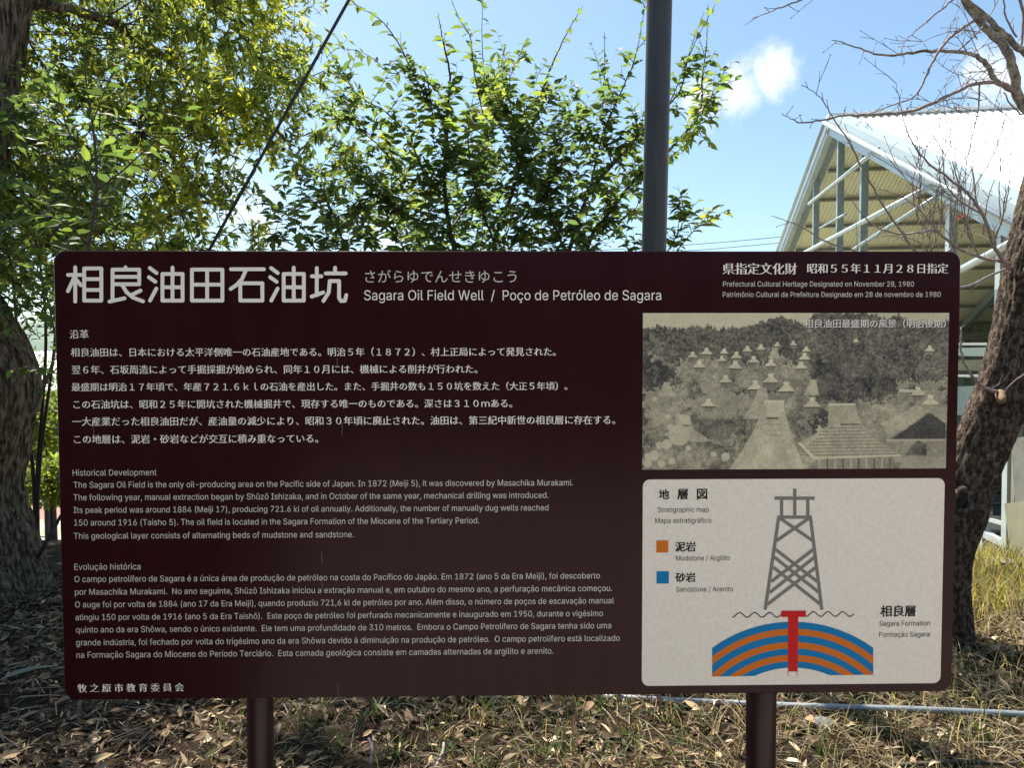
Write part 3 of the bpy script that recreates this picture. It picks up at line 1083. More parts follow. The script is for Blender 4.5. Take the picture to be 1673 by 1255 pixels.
def bark_tube(path, radii, sides, rings, amp, fr_a, fr_l, ridged=True, flare=None):
    """a trunk with real furrows: displaced tube"""
    A = smooth_path(path, max(2, rings // max(1, len(path) - 1)))
    rr = np.interp(np.linspace(0, 1, len(A)), np.linspace(0, 1, len(radii)), radii)
    vs, fs = [], []
    prev = None
    n = len(A)
    s_len = 0
    for i, p in enumerate(A):
        t = (A[min(i + 1, n - 1)] - A[max(i - 1, 0)]).normalized()
        a = t.orthogonal().normalized() if prev is None else (prev - t * prev.dot(t)).normalized()
        prev = a
        bb = t.cross(a)
        if i: s_len += (A[i] - A[i - 1]).length
        for k in range(sides):
            th = 2 * math.pi * k / sides
            cx_, sy_ = math.cos(th), math.sin(th)
            q = Vector((cx_ * fr_a, sy_ * fr_a, s_len * fr_l))
            wob = Vector((cx_ * 1.2, sy_ * 1.2, s_len * 1.3))
            w1 = mnoise.noise(wob + Vector((9, 2, 4)))
            q = q + Vector((w1, w1, 0)) * 1.2
            v = mnoise.noise(q)
            v2 = mnoise.noise(q * 2.3 + Vector((5, 5, 5)))
            h = (1 - 2.6 * abs(v)) * 0.7 + (1 - 2 * abs(v2)) * 0.3 if ridged else v + 0.5 * v2
            r = rr[i] * (1 + 0.13 * w1) + amp * h
            if flare:
                fz = max(0.0, 1 - s_len / flare[0])
                r += flare[1] * fz ** 2 * (0.65 + 0.9 * max(0, mnoise.noise(Vector((cx_ * 1.7, sy_ * 1.7, 1.5)))) * 2)
            vs.append(p + (a * cx_ + bb * sy_) * r)
    for i in range(n - 1):
        for k in range(sides):
            k2 = (k + 1) % sides
            fs.append((i * sides + k, i * sides + k2, (i + 1) * sides + k2, (i + 1) * sides + k))
    fs.append(tuple((n - 1) * sides + k for k in range(sides)))
    b = MB()
    b.add(vs, fs)
    return b


# ------------------------------------------------------------------ big tree on the left
T_L = empty('broadleaf_tree', (at(-30, 950, 4.8).x, 3.4, -0.1),
            'large old tree at the left edge, furrowed trunk, yellow green lance shaped leaves', 'tree')
pt = [at(-35, 1010, 4.75), at(-45, 900, 4.75), at(-58, 800, 4.75), at(-48, 700, 4.75), at(-52, 620, 4.7), at(-105, 500, 4.75),
      at(-125, 380, 4.8), at(-85, 230, 4.85), at(-62, 90, 4.9), at(-45, -60, 5.0), at(-40, -300, 5.2)]
b = bark_tube(pt, [0.40, .34, 0.32, 0.34, 0.36, 0.34, 0.32, 0.34, 0.32, 0.30, .26], 150, 220, 0.03, 5.5, 1.6, flare=(0.85, 0.16))
b.build('trunk', M['bark_dark'], T_L, smooth=True)
limbs_L = [
    ([(-20, 40, 4.95), (60, 5, 5.3), (170, 30, 5.8), (245, 75, 6.2), (301, 117, 6.4), (335, 137, 6.5), (361, 152, 6.55), (402, 154, 6.6), (435, 128, 6.7)], 0.045, 0.010),
    ([(361, 152, 6.55), (385, 180, 6.6), (435, 204, 6.7), (469, 231, 6.8), (482, 255, 6.9)], 0.035, 0.008),
    ([(245, 75, 6.2), (246, 110, 6.2), (240, 160, 6.1), (225, 215, 6.0)], 0.03, 0.008),
    ([(-30, -150, 5.1), (120, -230, 5.6), (300, -200, 6.0), (440, -120, 6.3), (500, -20, 6.4)], 0.10, 0.01),
    ([(-60, 250, 4.85), (20, 330, 5.6), (120, 370, 6.2), (250, 365, 6.8), (330, 330, 7.0), (385, 345, 7.1)], 0.06, 0.008),
    ([(-30, -180, 5.1), (60, -500, 4.6), (300, -700, 4.3), (600, -900, 4.2)], 0.12, 0.03),
    ([(250, -320, 5.8), (380, -420, 5.4), (560, -480, 5.2)], 0.06, 0.02),
]
pathsL = []
for pts, r0, r1 in limbs_L:
    p = px_path(pts, 6, 6)
    pathsL.append(p)
    b = MB()
    b.tube([Vector(q) + Vector(rng.normal(size=3)) * 0.008 for q in p], np.linspace(r0, r1, len(p)).tolist(), 10)
    b.build('limb', M['bark_dark'], T_L, smooth=True)


def inside(poly, x, y):
    ins = np.zeros(len(x), bool)
    for i in range(len(poly)):
        (ax, ay), (bx, by) = poly[i - 1], poly[i]
        if ay == by: continue
        ins ^= ((ay > y) != (by > y)) & (x < (bx - ax) * (y - ay) / (by - ay) + ax)
    return ins


canopy_poly = [(-260, -420), (400, -420), (470, -60), (500, 20), (478, 28), (420, 4), (425, 20), (465, 75), (500, 80), (543, 100), (545, 150), (530, 170), (560, 240), (556, 285), (500, 292),
               (440, 288), (395, 285), (355, 262), (345, 225), (352, 195), (330, 195), (318, 230), (322, 262), (345, 285), (365, 330), (400, 352), (420, 400), (425, 440), (-260, 470)]
GREENS_L = [(0.15, 0.175, 0.045), (0.21, 0.225, 0.05), (0.10, 0.14, 0.042), (0.25, 0.25, 0.05), (0.08, 0.11, 0.04)]
YEL = [(0.36, 0.35, 0.04), (0.31, 0.32, 0.04), (0.25, 0.27, 0.045)]
fol = Foliage()
tw = MB()
cand = []
while len(cand) < 520:
    x, y = rng.uniform(-260, 570), rng.uniform(-420, 460)
    if y < -40 and (rng.random() < 0.5 or mnoise.noise(Vector((x * 0.008, y * 0.008, 5))) > -0.05):
        continue
    if inside(canopy_poly, np.array([x]), np.array([y]))[0]:
        cand.append((x, y, rng.uniform(5.3, 8.2)))
for (x, y, d) in cand:
    c = at(x, y, d)
    yel = (mnoise.noise(Vector((x * 0.012, y * 0.012, 0.3))) > 0.12 and x > 180)
    out = (c - pathsL[0][10]).normalized()
    nt_ = 8
    for k in range(nt_):
        dirn = Vector(rand_unit(1)[0]) * 0.8 + Vector((0.35, -0.1, 0.15))
        st = c + Vector(rng.normal(size=3)) * 0.13
        ln = rng.uniform(0.12, 0.28)
        g = grow(st, dirn, ln, 0.5, 0.3, 3)
        tw.tube(g, [0.003, 0.0025, 0.002, 0.0015], 3, cap=False)
        # whorls of leaves at the tip and one half way
        for tip, td in ((g[-1], g[-1] - g[-2]), (g[2], g[2] - g[1])):
            nl = int(rng.integers(6, 10))
            td = td.normalized()
            a = td.orthogonal().normalized()
            b2 = td.cross(a)
            th = rng.uniform(0, 6.28, nl)
            D = np.array([(td * 0.45 + a * math.cos(q) + b2 * math.sin(q)) for q in th]) + rng.normal(size=(nl, 3)) * 0.15 + np.array([0, 0, -0.15])
            N = np.tile(np.array(td), (nl, 1)) + rng.normal(size=(nl, 3)) * 0.3 + np.array([0, 0, .4])
            s = rng.uniform(0.06, 0.105, nl)
            pal = YEL if (yel and rng.random() < 0.55) else GREENS_L
            fol.add(np.tile(np.array(tip), (nl, 1)), D, N, s, palette(nl, pal))
    # a twig tying the clump to the nearest limb
    if rng.random() < 0.5:
        best = min((q for p in pathsL for q in p[3:]), key=lambda q: (q - c).length)
        mid = (best + c) / 2 + Vector(rng.normal(size=3)) * 0.06
        tw.tube(smooth_path([best, mid, c], 3), [0.008, 0.007, 0.006, 0.006, 0.005, 0.004, 0.004], 4, cap=False)
tag(tw.build('twigs', M['twig_brown'], T_L), kind='stuff')
fol.emit(T_L, leaf_template(0.30, 'lite', 0.15), leaf_template(0.30, 'full', 0.15), 300, M['leaf'])

# ------------------------------------------------------------------ tree behind the sign
T_C = empty('small_leaf_tree', (at(790, 700, 5.2).x, 3.75, 0.0),
            'many stemmed young tree with oval green leaves standing right behind the board', 'tree')
GREENS_C = [(0.068, 0.105, 0.04), (0.09, 0.13, 0.042), (0.058, 0.09, 0.038), (0.11, 0.145, 0.045), (0.072, 0.095, 0.04)]
GREENS_CY = [(0.14, 0.175, 0.035), (0.17, 0.18, 0.035), (0.10, 0.14, 0.035)]
stems_C = [
    ([(780, 1050, 5.15), (762, 700, 5.15), (745, 430, 5.1), (735, 378, 5.1), (726, 295, 5.1), (731, 187, 5.1), (735, 124, 5.1), (722, 60, 5.0), (716, 20, 5.0)], .035, 3),
    ([(780, 1050, 5.15), (800, 600, 5.2), (808, 398, 5.3), (835, 320, 5.3), (852, 261, 5.4), (870, 197, 5.4), (892, 130, 5.4), (907, 94, 5.4), (928, 50, 5.4), (953, 8, 5.4)], .028, 2.5),
    ([(780, 1050, 5.15), (870, 600, 5.0), (927, 418, 4.9), (960, 321, 4.9), (1000, 270, 4.9), (1024, 244, 4.9), (1065, 195, 4.85), (1110, 150, 4.8), (1125, 90, 4.8), (1150, 20, 4.8)], .026, 2.5),
    ([(780, 1050, 5.15), (880, 700, 5.3), (958, 410, 5.3), (990, 355, 5.3), (1040, 290, 5.3), (1087, 251, 5.2), (1141, 187, 5.1), (1147, 130, 5.0), (1153, 84, 5.0), (1158, 7, 5.0)], .026, 2.2),
    ([(735, 330, 5.1), (700, 300, 5.0), (664, 291, 5.0), (640, 262, 5.0), (607, 227, 4.9), (575, 205, 4.9), (547, 191, 4.8)], .012, 2),
    ([(731, 230, 5.1), (728, 200, 5.1), (688, 144, 5.0), (654, 77, 4.9), (627, 37, 4.8), (600, 18, 4.8), (578, 4, 4.8)], .010, 2),
    ([(700, 300, 5.1), (672, 235, 5.0), (640, 190, 4.9), (600, 165, 4.9), (577, 147, 4.8), (554, 104, 4.8), (520, 64, 4.8), (467, 30, 4.7)], .009, 1.5),
    ([(852, 261, 5.4), (815, 200, 5.4), (792, 134, 5.4), (788, 60, 5.3), (788, -20, 5.3)], .009, 1.8),
    ([(790, 190, 5.4), (775, 120, 5.3), (768, 60, 5.3), (748, 25, 5.2), (735, -10, 5.2)], .008, 1.5),
    ([(960, 321, 4.9), (985, 220, 4.9), (1019, 140, 4.8), (1037, 97, 4.8), (1046, 55, 4.8), (1054, 3, 4.8)], .009, 1.5),
    ([(1000, 270, 4.9), (985, 200, 4.9), (988, 110, 4.9), (987, 52, 4.9)], .008, 1.5),
    ([(1130, 190, 4.9), (1155, 170, 4.8), (1180, 140, 4.8), (1210, 128, 4.8)], .006, 1.2),
    ([(1075, 215, 4.9), (1110, 130, 4.8), (1140, 60, 4.7), (1172, 0, 4.7)], .006, 1.2),
    ([(760, 600, 5.0), (600, 480, 4.9), (517, 408, 4.8), (500, 380, 4.8), (477, 358, 4.8), (433, 328, 4.7)], .010, 1.5),
    ([(760, 640, 5.0), (610, 470, 4.9), (555, 380, 4.9), (540, 340, 4.9), (522, 300, 4.8), (500, 270, 4.8)], .010, 1.5),
    ([(760, 640, 5.0), (480, 480, 4.7), (430, 410, 4.6), (452, 385, 4.6)], .008, 1.5),
    ([(900, 640, 5.0), (1040, 480, 4.8), (1100, 395, 4.7), (1125, 345, 4.7), (1145, 325, 4.7)], .009, 1.5),
    ([(900, 640, 5.0), (1060, 470, 4.8), (1110, 405, 4.7), (1140, 370, 4.7), (1160, 358, 4.7)], .009, 1.5),
    ([(745, 430, 5.1), (690, 370, 5.4), (640, 330, 5.6), (600, 290, 5.7), (575, 260, 5.7)], .012, 1.5),
    ([(735, 378, 5.1), (770, 320, 5.4), (790, 260, 5.6), (810, 180, 5.7), (840, 110, 5.8), (862, 60, 5.8)], .012, 1.5),
    ([(808, 398, 5.3), (790, 350, 5.0), (770, 280, 4.8), (765, 210, 4.7), (775, 150, 4.7)], .012, 1.5),
    ([(927, 418, 4.9), (900, 350, 5.2), (895, 290, 5.4), (920, 220, 5.5), (935, 150, 5.5)], .012, 1.5),
    ([(735, 378, 5.1), (660, 350, 4.8), (610, 320, 4.7), (590, 340, 4.7), (560, 355, 4.6)], .010, 1.5),
    ([(835, 320, 5.3), (845, 250, 5.0), (835, 180, 4.9), (820, 120, 4.9), (826, 70, 4.9)], .010, 1.5),
    ([(707, 190, 5.0), (690, 110, 5.0), (640, 120, 5.0), (610, 95, 5.0), (580, 80, 5.)], .007, 1.2),
]
for k in range(11):
    tx_ = 545 + k * 49
    ty_ = 215 + 60 * rng.random() + (60 if tx_ < 600 or tx_ > 1000 else 0)
    bx_ = 760 + (tx_ - 790) * 0.35
    dd_ = 4.7 + 1.2 * rng.random()
    stems_C.append(([(bx_, 560, 5.1), ((bx_ + tx_) / 2 - 15 + 30 * rng.random(), 400, dd_), (tx_ - 10 + 20 * rng.random(), (400 + ty_) / 2, dd_), (tx_, ty_, dd_)], .009, 1.5))
fol = Foliage()
tw = MB()
for si, (pts, r0, r1) in enumerate(stems_C):
    p = px_path(pts, 5, 6)
    b = MB()
    b.tube([q + Vector(rng.normal(size=3)) * 0.0015 for q in p], np.linspace(r0 * 0.75, 0.0015, len(p)).tolist(), 7, cap=False)
    b.build('stem', M['twig_dark'], T_C, smooth=True)
    A = V3(p)
    seg = np.linalg.norm(np.diff(A, axis=0), axis=1)
    L = seg.sum()
    x, y, z = project(A)
    pal = GREENS_C
    twig_leaves(fol, p, 0.042, 0.09, GREENS_C + GREENS_CY[:1], start=0.35 if si < 4 else 0.12)
    Pp, Tt, tt = along(p, 0.034 if si < 4 or si > 17 else 0.046, 0.15)
    for q in range(len(Pp)):
        qx, qy, _ = project(Pp[q:q + 1])
        dens = smst(60, 250, qy[0]) * 0.9 + 0.10
        if qx[0] > 1090: dens *= 0.5
        dens *= 0.85 if si < 25 else 0.5
        if qy[0] > 640 or rng.random() > dens: continue
        dirn = Vector(Tt[q]) * 0.7 + Vector(rand_unit(1)[0]) * 0.9 + Vector((0, 0, 0.15))
        dn_ = smst(40, 230, qy[0])
        ln = rng.uniform(0.12, 0.50) * (1 - 0.4 * tt[q]) * (0.5 + 0.6 * dn_)
        g = grow(Pp[q], dirn, ln, 0.5, 0.25, 4)
        if rng.random() < 0.55 * dn_:
            for w in (g[2], g[3]):
                g2 = grow(w, (g[-1] - g[0]).normalized() + Vector(rand_unit(1)[0]) * 0.9, ln * rng.uniform(0.4, 0.7), 0.5, 0.15, 3)
                tw.tube(g2, [0.0022, 0.0018, 0.0014, 0.001], 3, cap=False)
                twig_leaves(fol, g2, 0.036, rng.uniform(.078, 0.102), GREENS_CY if mnoise.noise(w * 1.6) > 0.22 else GREENS_C, start=0.0)
        tw.tube(g, [0.003, 0.0026, 0.002, 0.0016, 0.001], 4, cap=False)
        yy = mnoise.noise(Vector(Pp[q]) * 1.6)
        twig_leaves(fol, g, 0.033, rng.uniform(.08, 0.105), GREENS_CY if yy > 0.28 else GREENS_C, start=0.0)
tag(tw.build('twigs', M['twig_dark'], T_C), kind='stuff')
fol.emit(T_C, leaf_template(0.44, 'full', 0.16), leaf_template(0.44, 'full', 0.16), 300, M['leaf'])

# ------------------------------------------------------------------ sapling left, in front of the big tree
T_S = empty('sapling', (at(120, 900, 3.4).x, 2.0, 0.0), 'slender sapling with broad soft green leaves and thin forked stem, left of the board top', 'sapling')
GREENS_S = [(0.065, 0.095, 0.025), (0.05, 0.08, 0.025), (0.085, 0.11, 0.025), (0.045, 0.065, 0.022)]
fol = Foliage()
for pts, r0, ls, sp in (
        ([(128, 1010, 3.45), (130, 700, 3.45), (138, 480, 3.4), (144, 407, 3.4), (157, 321, 3.4), (157, 261, 3.4), (151, 201, 3.4), (141, 134, 3.4), (137, 67, 3.4), (140, 20, 3.4)], .012, .062, .10),
        ([(157, 300, 3.4), (138, 262, 3.35), (120, 234, 3.35), (97, 167, 3.3), (89, 127, 3.3)], .005, .085, .045),
        ([(158, 311, 3.4), (201, 278, 3.35), (234, 248, 3.3), (278, 214, 3.3), (310, 195, 3.3)], .005, .085, .050),
        ([(155, 335, 3.4), (190, 305, 3.5), (240, 262, 3.6), (262, 240, 3.6)], .004, .085, .045),
        ([(151, 201, 3.4), (175, 140, 3.3), (200, 100, 3.3)], .003, .08, .06),
        ([(145, 400, 3.4), (100, 360, 3.2), (50, 355, 3.1), (0, 385, 3.0)], .005, .09, .035),
        ([(130, 440, 3.4), (85, 345, 3.5), (36, 300, 3.5), (38, 340, 3.5)], .004, .09, .035),
        ([(130, 600, 3.4), (95, 560, 3.3), (80, 500, 3.3), (60, 440, 3.3), (20, 430, 3.2)], .006, .07, .035),
        ([(130, 620, 3.4), (90, 610, 3.3), (60, 600, 3.2), (10, 606, 3.1)], .004, .07, .028),
        ([(55, 668, 3.5), (80, 610, 3.5), (92, 560, 3.5), (98, 480, 3.5)], .010, .06, .06)):
    p = px_path(pts, 3.4, 6)
    b = MB()
    b.tube(p, np.linspace(r0, 0.0012, len(p)).tolist(), 7, cap=False)
    b.build('stem', M['twig_brown'], T_S, smooth=True)
    twig_leaves(fol, p, sp, ls, GREENS_S, start=0.12, droop=0.1)
    Pp, Tt, tt = along(p, 0.11, 0.4)
    for q in range(len(Pp)):
        g = grow(Pp[q], Vector(Tt[q]) + Vector(rand_unit(1)[0]) * 0.8, rng.uniform(0.08, 0.2), 0.3, 0.1, 3)
        if r0 < 0.011:
            twig_leaves(fol, g, 0.05, ls * 0.95, GREENS_S, start=0.1)
fol.emit(T_S, leaf_template(0.5, 'full', 0.12), leaf_template(0.5, 'full', 0.12), 300, M['leaf'], rest_name='small_leaves')

# evergreen shrub low at the left edge, between trunk and sapling
T_E = empty('evergreen_shrub', (at(60, 900, 5.6).x, 4.2, 0.0), 'dense dark green shrub filling the left edge behind the sapling, beside the old trunk', 'shrub')
fol = Foliage()
tw = MB()
GREENS_E = [(0.06, 0.09, 0.03), (0.045, 0.07, 0.026), (0.10, 0.135, 0.03), (0.075, 0.11, 0.035)]
for k in range(420):
    x, y = rng.uniform(-160, 215), rng.uniform(140, 560)
    if y > 410 + 0: x = rng.uniform(-100, 95)
    if x > 60 and y < 260 and rng.random() < .6: continue
    if y > 490 and rng.random() < 0.55: continue
    c = at(x, y, rng.uniform(3.9, 5.4))
    g = grow(c, Vector(rand_unit(1)[0]) + Vector((0, 0, .2)), rng.uniform(.15, .35), .4, .1, 4)
    tw.tube(g, [0.004, 0.003, 0.0025, 0.002, 0.001], 4, cap=False)
    twig_leaves(fol, g, 0.03, 0.075, GREENS_E, start=0.0)
tag(tw.build('twigs', M['twig_dark'], T_E), kind='stuff')
for pts in ([(60, 1000, 5.6), (60, 800, 5.5), (75, 560, 5.2), (60, 400, 5.0), (20, 250, 4.8)], [(66, 1000, 5.6), (62, 800, 5.5), (85, 600, 5.2), (110, 430, 5.0), (190, 300, 4.8)], [(54, 1000, 5.6), (56, 800, 5.5), (30, 560, 5.2), (10, 400, 4.8), (-60, 300, 4.6)]):
    b = MB()
    p = px_path(pts, 5, 6)
    b.tube(p, np.linspace(0.018, 0.003, len(p)).tolist(), 8, cap=False)
    b.build('stem', M['twig_dark'], T_E, smooth=True)
fol.emit(T_E, leaf_template(0.42, 'full', 0.14), leaf_template(0.42, 'full', 0.14), 200, M['leaf'])

# ------------------------------------------------------------------ bare cherry tree on the right
T_R = empty('cherry_tree', (at(1550, 1060, 3.75).x, 2.33, 0.0), 'leafless tree with rough lichen spotted trunk leaning right beside the board, bare twigs above', 'tree')
pt = [at(1546, 1100, 3.72), at(1549, 1040, 3.75), at(1548, 960, 3.75), at(1552, 900, 3.75), at(1567, 841, 3.74), at(1589, 765, 3.72), at(1622, 680, 3.70), at(1655, 591, 3.68),
      at(1674, 490, 3.66), at(1692, 400, 3.64), at(1712, 300, 3.62), at(1728, 200, 3.6), at(1760, 40, 3.6), at(1790, -150, 3.6)]
b = bark_tube(pt, [0.13, .108, 0.100, 0.108, 0.128, 0.120, 0.125, 0.132, 0.122, 0.115, 0.10, 0.08, 0.07, .06], 110, 230, 0.012, 7.0, 7.0, ridged=True, flare=(0.22, 0.05))
b.build('trunk', M['bark_cherry'], T_R, smooth=True)
# burl with a pruned stub, and the old wound low on the trunk
b = MB()
c = at(1571, 818, 3.585)
ring = []
for k in range(28):
    a = 2 * math.pi * k / 28
    ring.append(c + Vector((0.045 * math.cos(a), 0.012 * math.sin(a * 2), 0.058 * math.sin(a))))
ring.append(ring[0])
b.tube(ring, [0.016 + 0.004 * math.sin(k * 1.3) for k in range(29)], 10, cap=False)
b.build('wound_rim', M['bark_cherry'], T_R, smooth=True)
b = MB()
b.tube([c + Vector((0, 0.045, 0)), c + Vector((0, -0.002, 0))], [0.048, 0.044], 18)
b.build('wound_hollow', mat('rotten_wood', (0.012, 0.008, 0.006), 0.95), T_R, smooth=True)
b = MB()
p = smooth_path([at(1634, 640, 3.62), at(1636, 652, 3.50), at(1637, 657, 3.47)], 3)
b.tube(p, [0.022, .024, .024, .022, .02, .012, 0.006], 10)
b.build('branch_stub', mat('cut_wood', (0.20, 0.12, 0.06), 0.8, noise=(40, (0.10, 0.055, 0.03), 0.4, 0.7)), T_R, smooth=True)

branches = [
    ([(1728, 200, 3.6), (1690, 190, 3.5), (1673, 172, 3.45), (1661, 150, 3.42), (1655, 112, 3.4), (1640, 75, 3.4), (1612, 48, 3.4), (1588, 18, 3.4), (1565, -20, 3.4)], .027, .014, 0),
    ([(1720, 130, 3.5), (1673, 84, 3.3), (1660, 75, 3.3), (1635, 50, 3.3), (1600, 18, 3.3), (1570, -6, 3.3), (1540, -40, 3.3)], .016, .010, 0),
    ([(1661, 150, 3.42), (1627, 130, 3.4), (1612, 106, 3.38), (1600, 95, 3.36), (1588, 88, 3.36), (1555, 84, 3.35), (1500, 84, 3.35), (1460, 90, 3.3), (1420, 85, 3.3), (1385, 72, 3.3), (1359, 64, 3.3)], .014, .0015, 1),
    ([(1661, 150, 3.42), (1630, 135, 3.35), (1590, 138, 3.3), (1550, 155, 3.25), (1515, 172, 3.2), (1480, 183, 3.2), (1430, 186, 3.15), (1380, 189, 3.1), (1340, 197, 3.1), (1310, 200, 3.1), (1295, 195, 3.1), (1277, 185, 3.1)], .010, .0015, 1),
    ([(1592, 33, 3.4), (1565, 50, 3.35), (1540, 75, 3.3), (1522, 105, 3.3), (1505, 140, 3.3), (1490, 160, 3.3), (1455, 172, 3.25), (1425, 185, 3.25), (1398, 205, 3.2)], .008, .0012, 1),
    ([(1580, -20, 3.4), (1555, 0, 3.3), (1525, 25, 3.3), (1500, 47, 3.3), (1480, 65, 3.3), (1470, 88, 3.3)], .006, .0012, 1),
    ([(1400, -60, 3.2), (1340, -20, 3.2), (1307, 0, 3.2), (1275, 12, 3.2), (1255, 20, 3.2), (1228, 30, 3.2)], .005, .0015, 1),
    ([(1640, 440, 3.60), (1570, 470, 3.4), (1530, 450, 3.3), (1495, 410, 3.2), (1470, 375, 3.2), (1440, 330, 3.15), (1410, 275, 3.1), (1383, 225, 3.1), (1360, 190, 3.1), (1340, 160, 3.1), (1310, 137, 3.1)], .007, .0015, 1),
    ([(1650, 440, 3.62), (1625, 405, 3.5), (1605, 350, 3.4), (1580, 315, 3.35), (1550, 290, 3.3), (1515, 265, 3.3), (1490, 230, 3.3), (1475, 190, 3.3), (1465, 135, 3.3)], .010, .0012, 1),
    ([(1540, 470, 3.3), (1450, 440, 3.1), (1395, 408, 3.1), (1350, 395, 3.0), (1310, 370, 3.0), (1270, 355, 3.0)], .005, .0015, 1),
    ([(1650, 430, 3.62), (1600, 420, 3.5), (1560, 402, 3.4), (1530, 378, 3.35), (1500, 380, 3.3), (1470, 382, 3.3), (1430, 370, 3.2), (1405, 345, 3.2), (1380, 310, 3.2)], .009, .0012, 1),
    ([(1661, 150, 3.42), (1672, 185, 3.4), (1655, 175, 3.4), (1640, 150, 3.38)], .006, .003, 0),
    ([(1601, 137, 3.3), (1598, 180, 3.25), (1590, 215, 3.25), (1580, 260, 3.25), (1573, 300, 3.2)], .004, .0012, 1),
    ([(1605, 350, 3.4), (1570, 330, 3.3), (1545, 300, 3.3), (1540, 250, 3.3), (1520, 215, 3.3), (1500, 200, 3.3)], .005, .0012, 1),
    ([(1600, 420, 3.5), (1580, 370, 3.4), (1590, 310, 3.4), (1620, 260, 3.4), (1640, 200, 3.4), (1645, 180, 3.4)], .005, .0012, 1),
    ([(1560, 402, 3.4), (1555, 350, 3.4), (1580, 290, 3.4), (1610, 240, 3.4)], .004, .001, 1),
    ([(1620, 405, 3.5), (1640, 350, 3.45), (1650, 290, 3.4), (1655, 210, 3.4)], .004, .001, 1),
    ([(1530, 378, 3.35), (1500, 340, 3.3), (1470, 320, 3.3), (1440, 310, 3.2)], .004, .001, 1),
    ([(1560, 402, 3.4), (1530, 420, 3.3), (1500, 395, 3.3), (1450, 385, 3.2), (1400, 400, 3.2)], .005, .001, 1),
    ([(1628, 640, 3.55), (1605, 632, 3.45), (1586, 610, 3.4), (1574, 590, 3.4), (1569, 560, 3.4), (1571, 535, 3.4)], .009, .003, 1),
    ([(1636, 648, 3.55), (1655, 625, 3.45), (1690, 600, 3.4)], .005, .003, 0),
    ([(1655, 705, 3.6), (1672, 697, 3.5), (1700, 690, 3.5)], .006, .004, 0),
    ([(1700, -30, 3.4), (1665, -20, 3.4), (1672, 30, 3.4), (1668, 80, 3.4)], .008, .006, 0),
    ([(1660, 60, 3.4), (1645, 30, 3.4), (1640, -5, 3.4), (1642, -40, 3.4)], .005, .003, 1),
    ([(1625, 55, 3.4), (1645, 110, 3.3), (1600, 130, 3.3), (1560, 120, 3.3)], .003, .001, 1),
    ([(1563, 84, 3.35), (1600, 50, 3.3), (1625, 10, 3.3), (1640, -20, 3.3)], .004, .002, 1),
]


for k in range(14):
    x0_, y0_ = rng.uniform(1560, 1665), rng.uniform(-10, 200)
    hx, hy = rng.uniform(-130, 20), rng.uniform(-60, 90)
    branches.append(([(x0_, y0_, 3.38), (x0_ + hx * 0.3, y0_ + hy * 0.2 - 8, 3.35), (x0_ + hx * 0.65, y0_ + hy * 0.6 - 8, 3.3), (x0_ + hx, y0_ + hy, 3.3)], .0024, .001, 1))
for k in range(26):
    x0_ = rng.uniform(1490, 1650)
    y0_ = rng.uniform(330, 425)
    hx, hy = rng.uniform(-70, 50), rng.uniform(-190, -60)
    branches.append(([(x0_, y0_, 3.4), (x0_ + hx * 0.3 + rng.uniform(-12, 12), y0_ + hy * 0.35, 3.35), (x0_ + hx * 0.6 + rng.uniform(-12, 12), y0_ + hy * 0.7, 3.35),
                      (x0_ + hx, y0_ + hy, 3.3)], .0028, .001, 1))


def spurs(tw, p, every=0.06, ln=(0.015, 0.07)):
    Pp, Tt, tt = along(p, every, 0.08)
    for q in range(len(Pp)):
        if rng.random() < 0.15: continue
        d = Vector(Tt[q]) * 0.6 + Vector(rand_unit(1)[0]) * 0.8 + Vector((0, 0, 0.15))
        L = rng.uniform(*ln) if rng.random() < 0.86 else rng.uniform(0.08, 0.22)
        g = grow(Pp[q], d, L, 0.35, 0.1, 3)
        tw.tube(g, [0.0017, 0.0015, 0.0012, 0.001], 4, cap=False)
        # buds
        e = g[-1]
        dd = (g[-1] - g[-2]).normalized()
        tw.tube([e - dd * 0.001, e + dd * 0.003, e + dd * 0.007], [0.0012, 0.0026, 0.0006], 5)
        if L > 0.08:
            for w in g[1:-1]:
                sd_ = Vector(rand_unit(1)[0])
                tw.tube([w, w + sd_ * 0.006], [0.002, 0.0008], 4)
                if rng.random() < 0.6:
                    g2 = grow(w, dd + sd_, rng.uniform(0.02, 0.07), 0.3, 0, 2)
                    tw.tube(g2, [0.0013, 0.0011, 0.0009], 4, cap=False)


for k, (pts, r0, r1, sp) in enumerate(branches):
    p = px_path(pts, 3.4, 5)
    p = [q + Vector(rng.normal(size=3)) * min(0.0018, r0 * 0.3) for q in p]
    b = MB()
    b.tube(p, np.linspace(r0, r1, len(p)).tolist(), 10 if r0 > 0.012 else 6)
    o = b.build('branch', M['bark_pale'] if r0 > 0.012 else M['twig_pale'], T_R, smooth=True)
    if sp:
        t2 = MB()
        spurs(t2, p, 0.045)
        to = t2.build('twigs', M['twig_pale'], o)
        tag(to, kind='stuff')
b = MB()
c = at(1567, 355, 3.3)
for k in range(7):
    d = Vector(rand_unit(1)[0]) * 0.02
    q = c + Vector(rand_unit(1)[0]) * 0.008
    s = d.orthogonal().normalized() * 0.006
    b.add([q, q + d * .5 + s, q + d, q + d * .5 - s], [(0, 1, 2), (0, 2, 3)])
b.build('withered_leaf', M['red_leaf'], T_R)

# ------------------------------------------------------------------ steel pole, its guy wire, the pipe, overhead wires
g0 = at(1052, 1030, 4.15)
p_lo = at(1068.5, 410, 4.0)
p_hi = at(1077.5, 0, 3.96)
dirp = (p_hi - p_lo).normalized()
base = p_lo - dirp * ((p_lo.z + 0.15) / dirp.z)
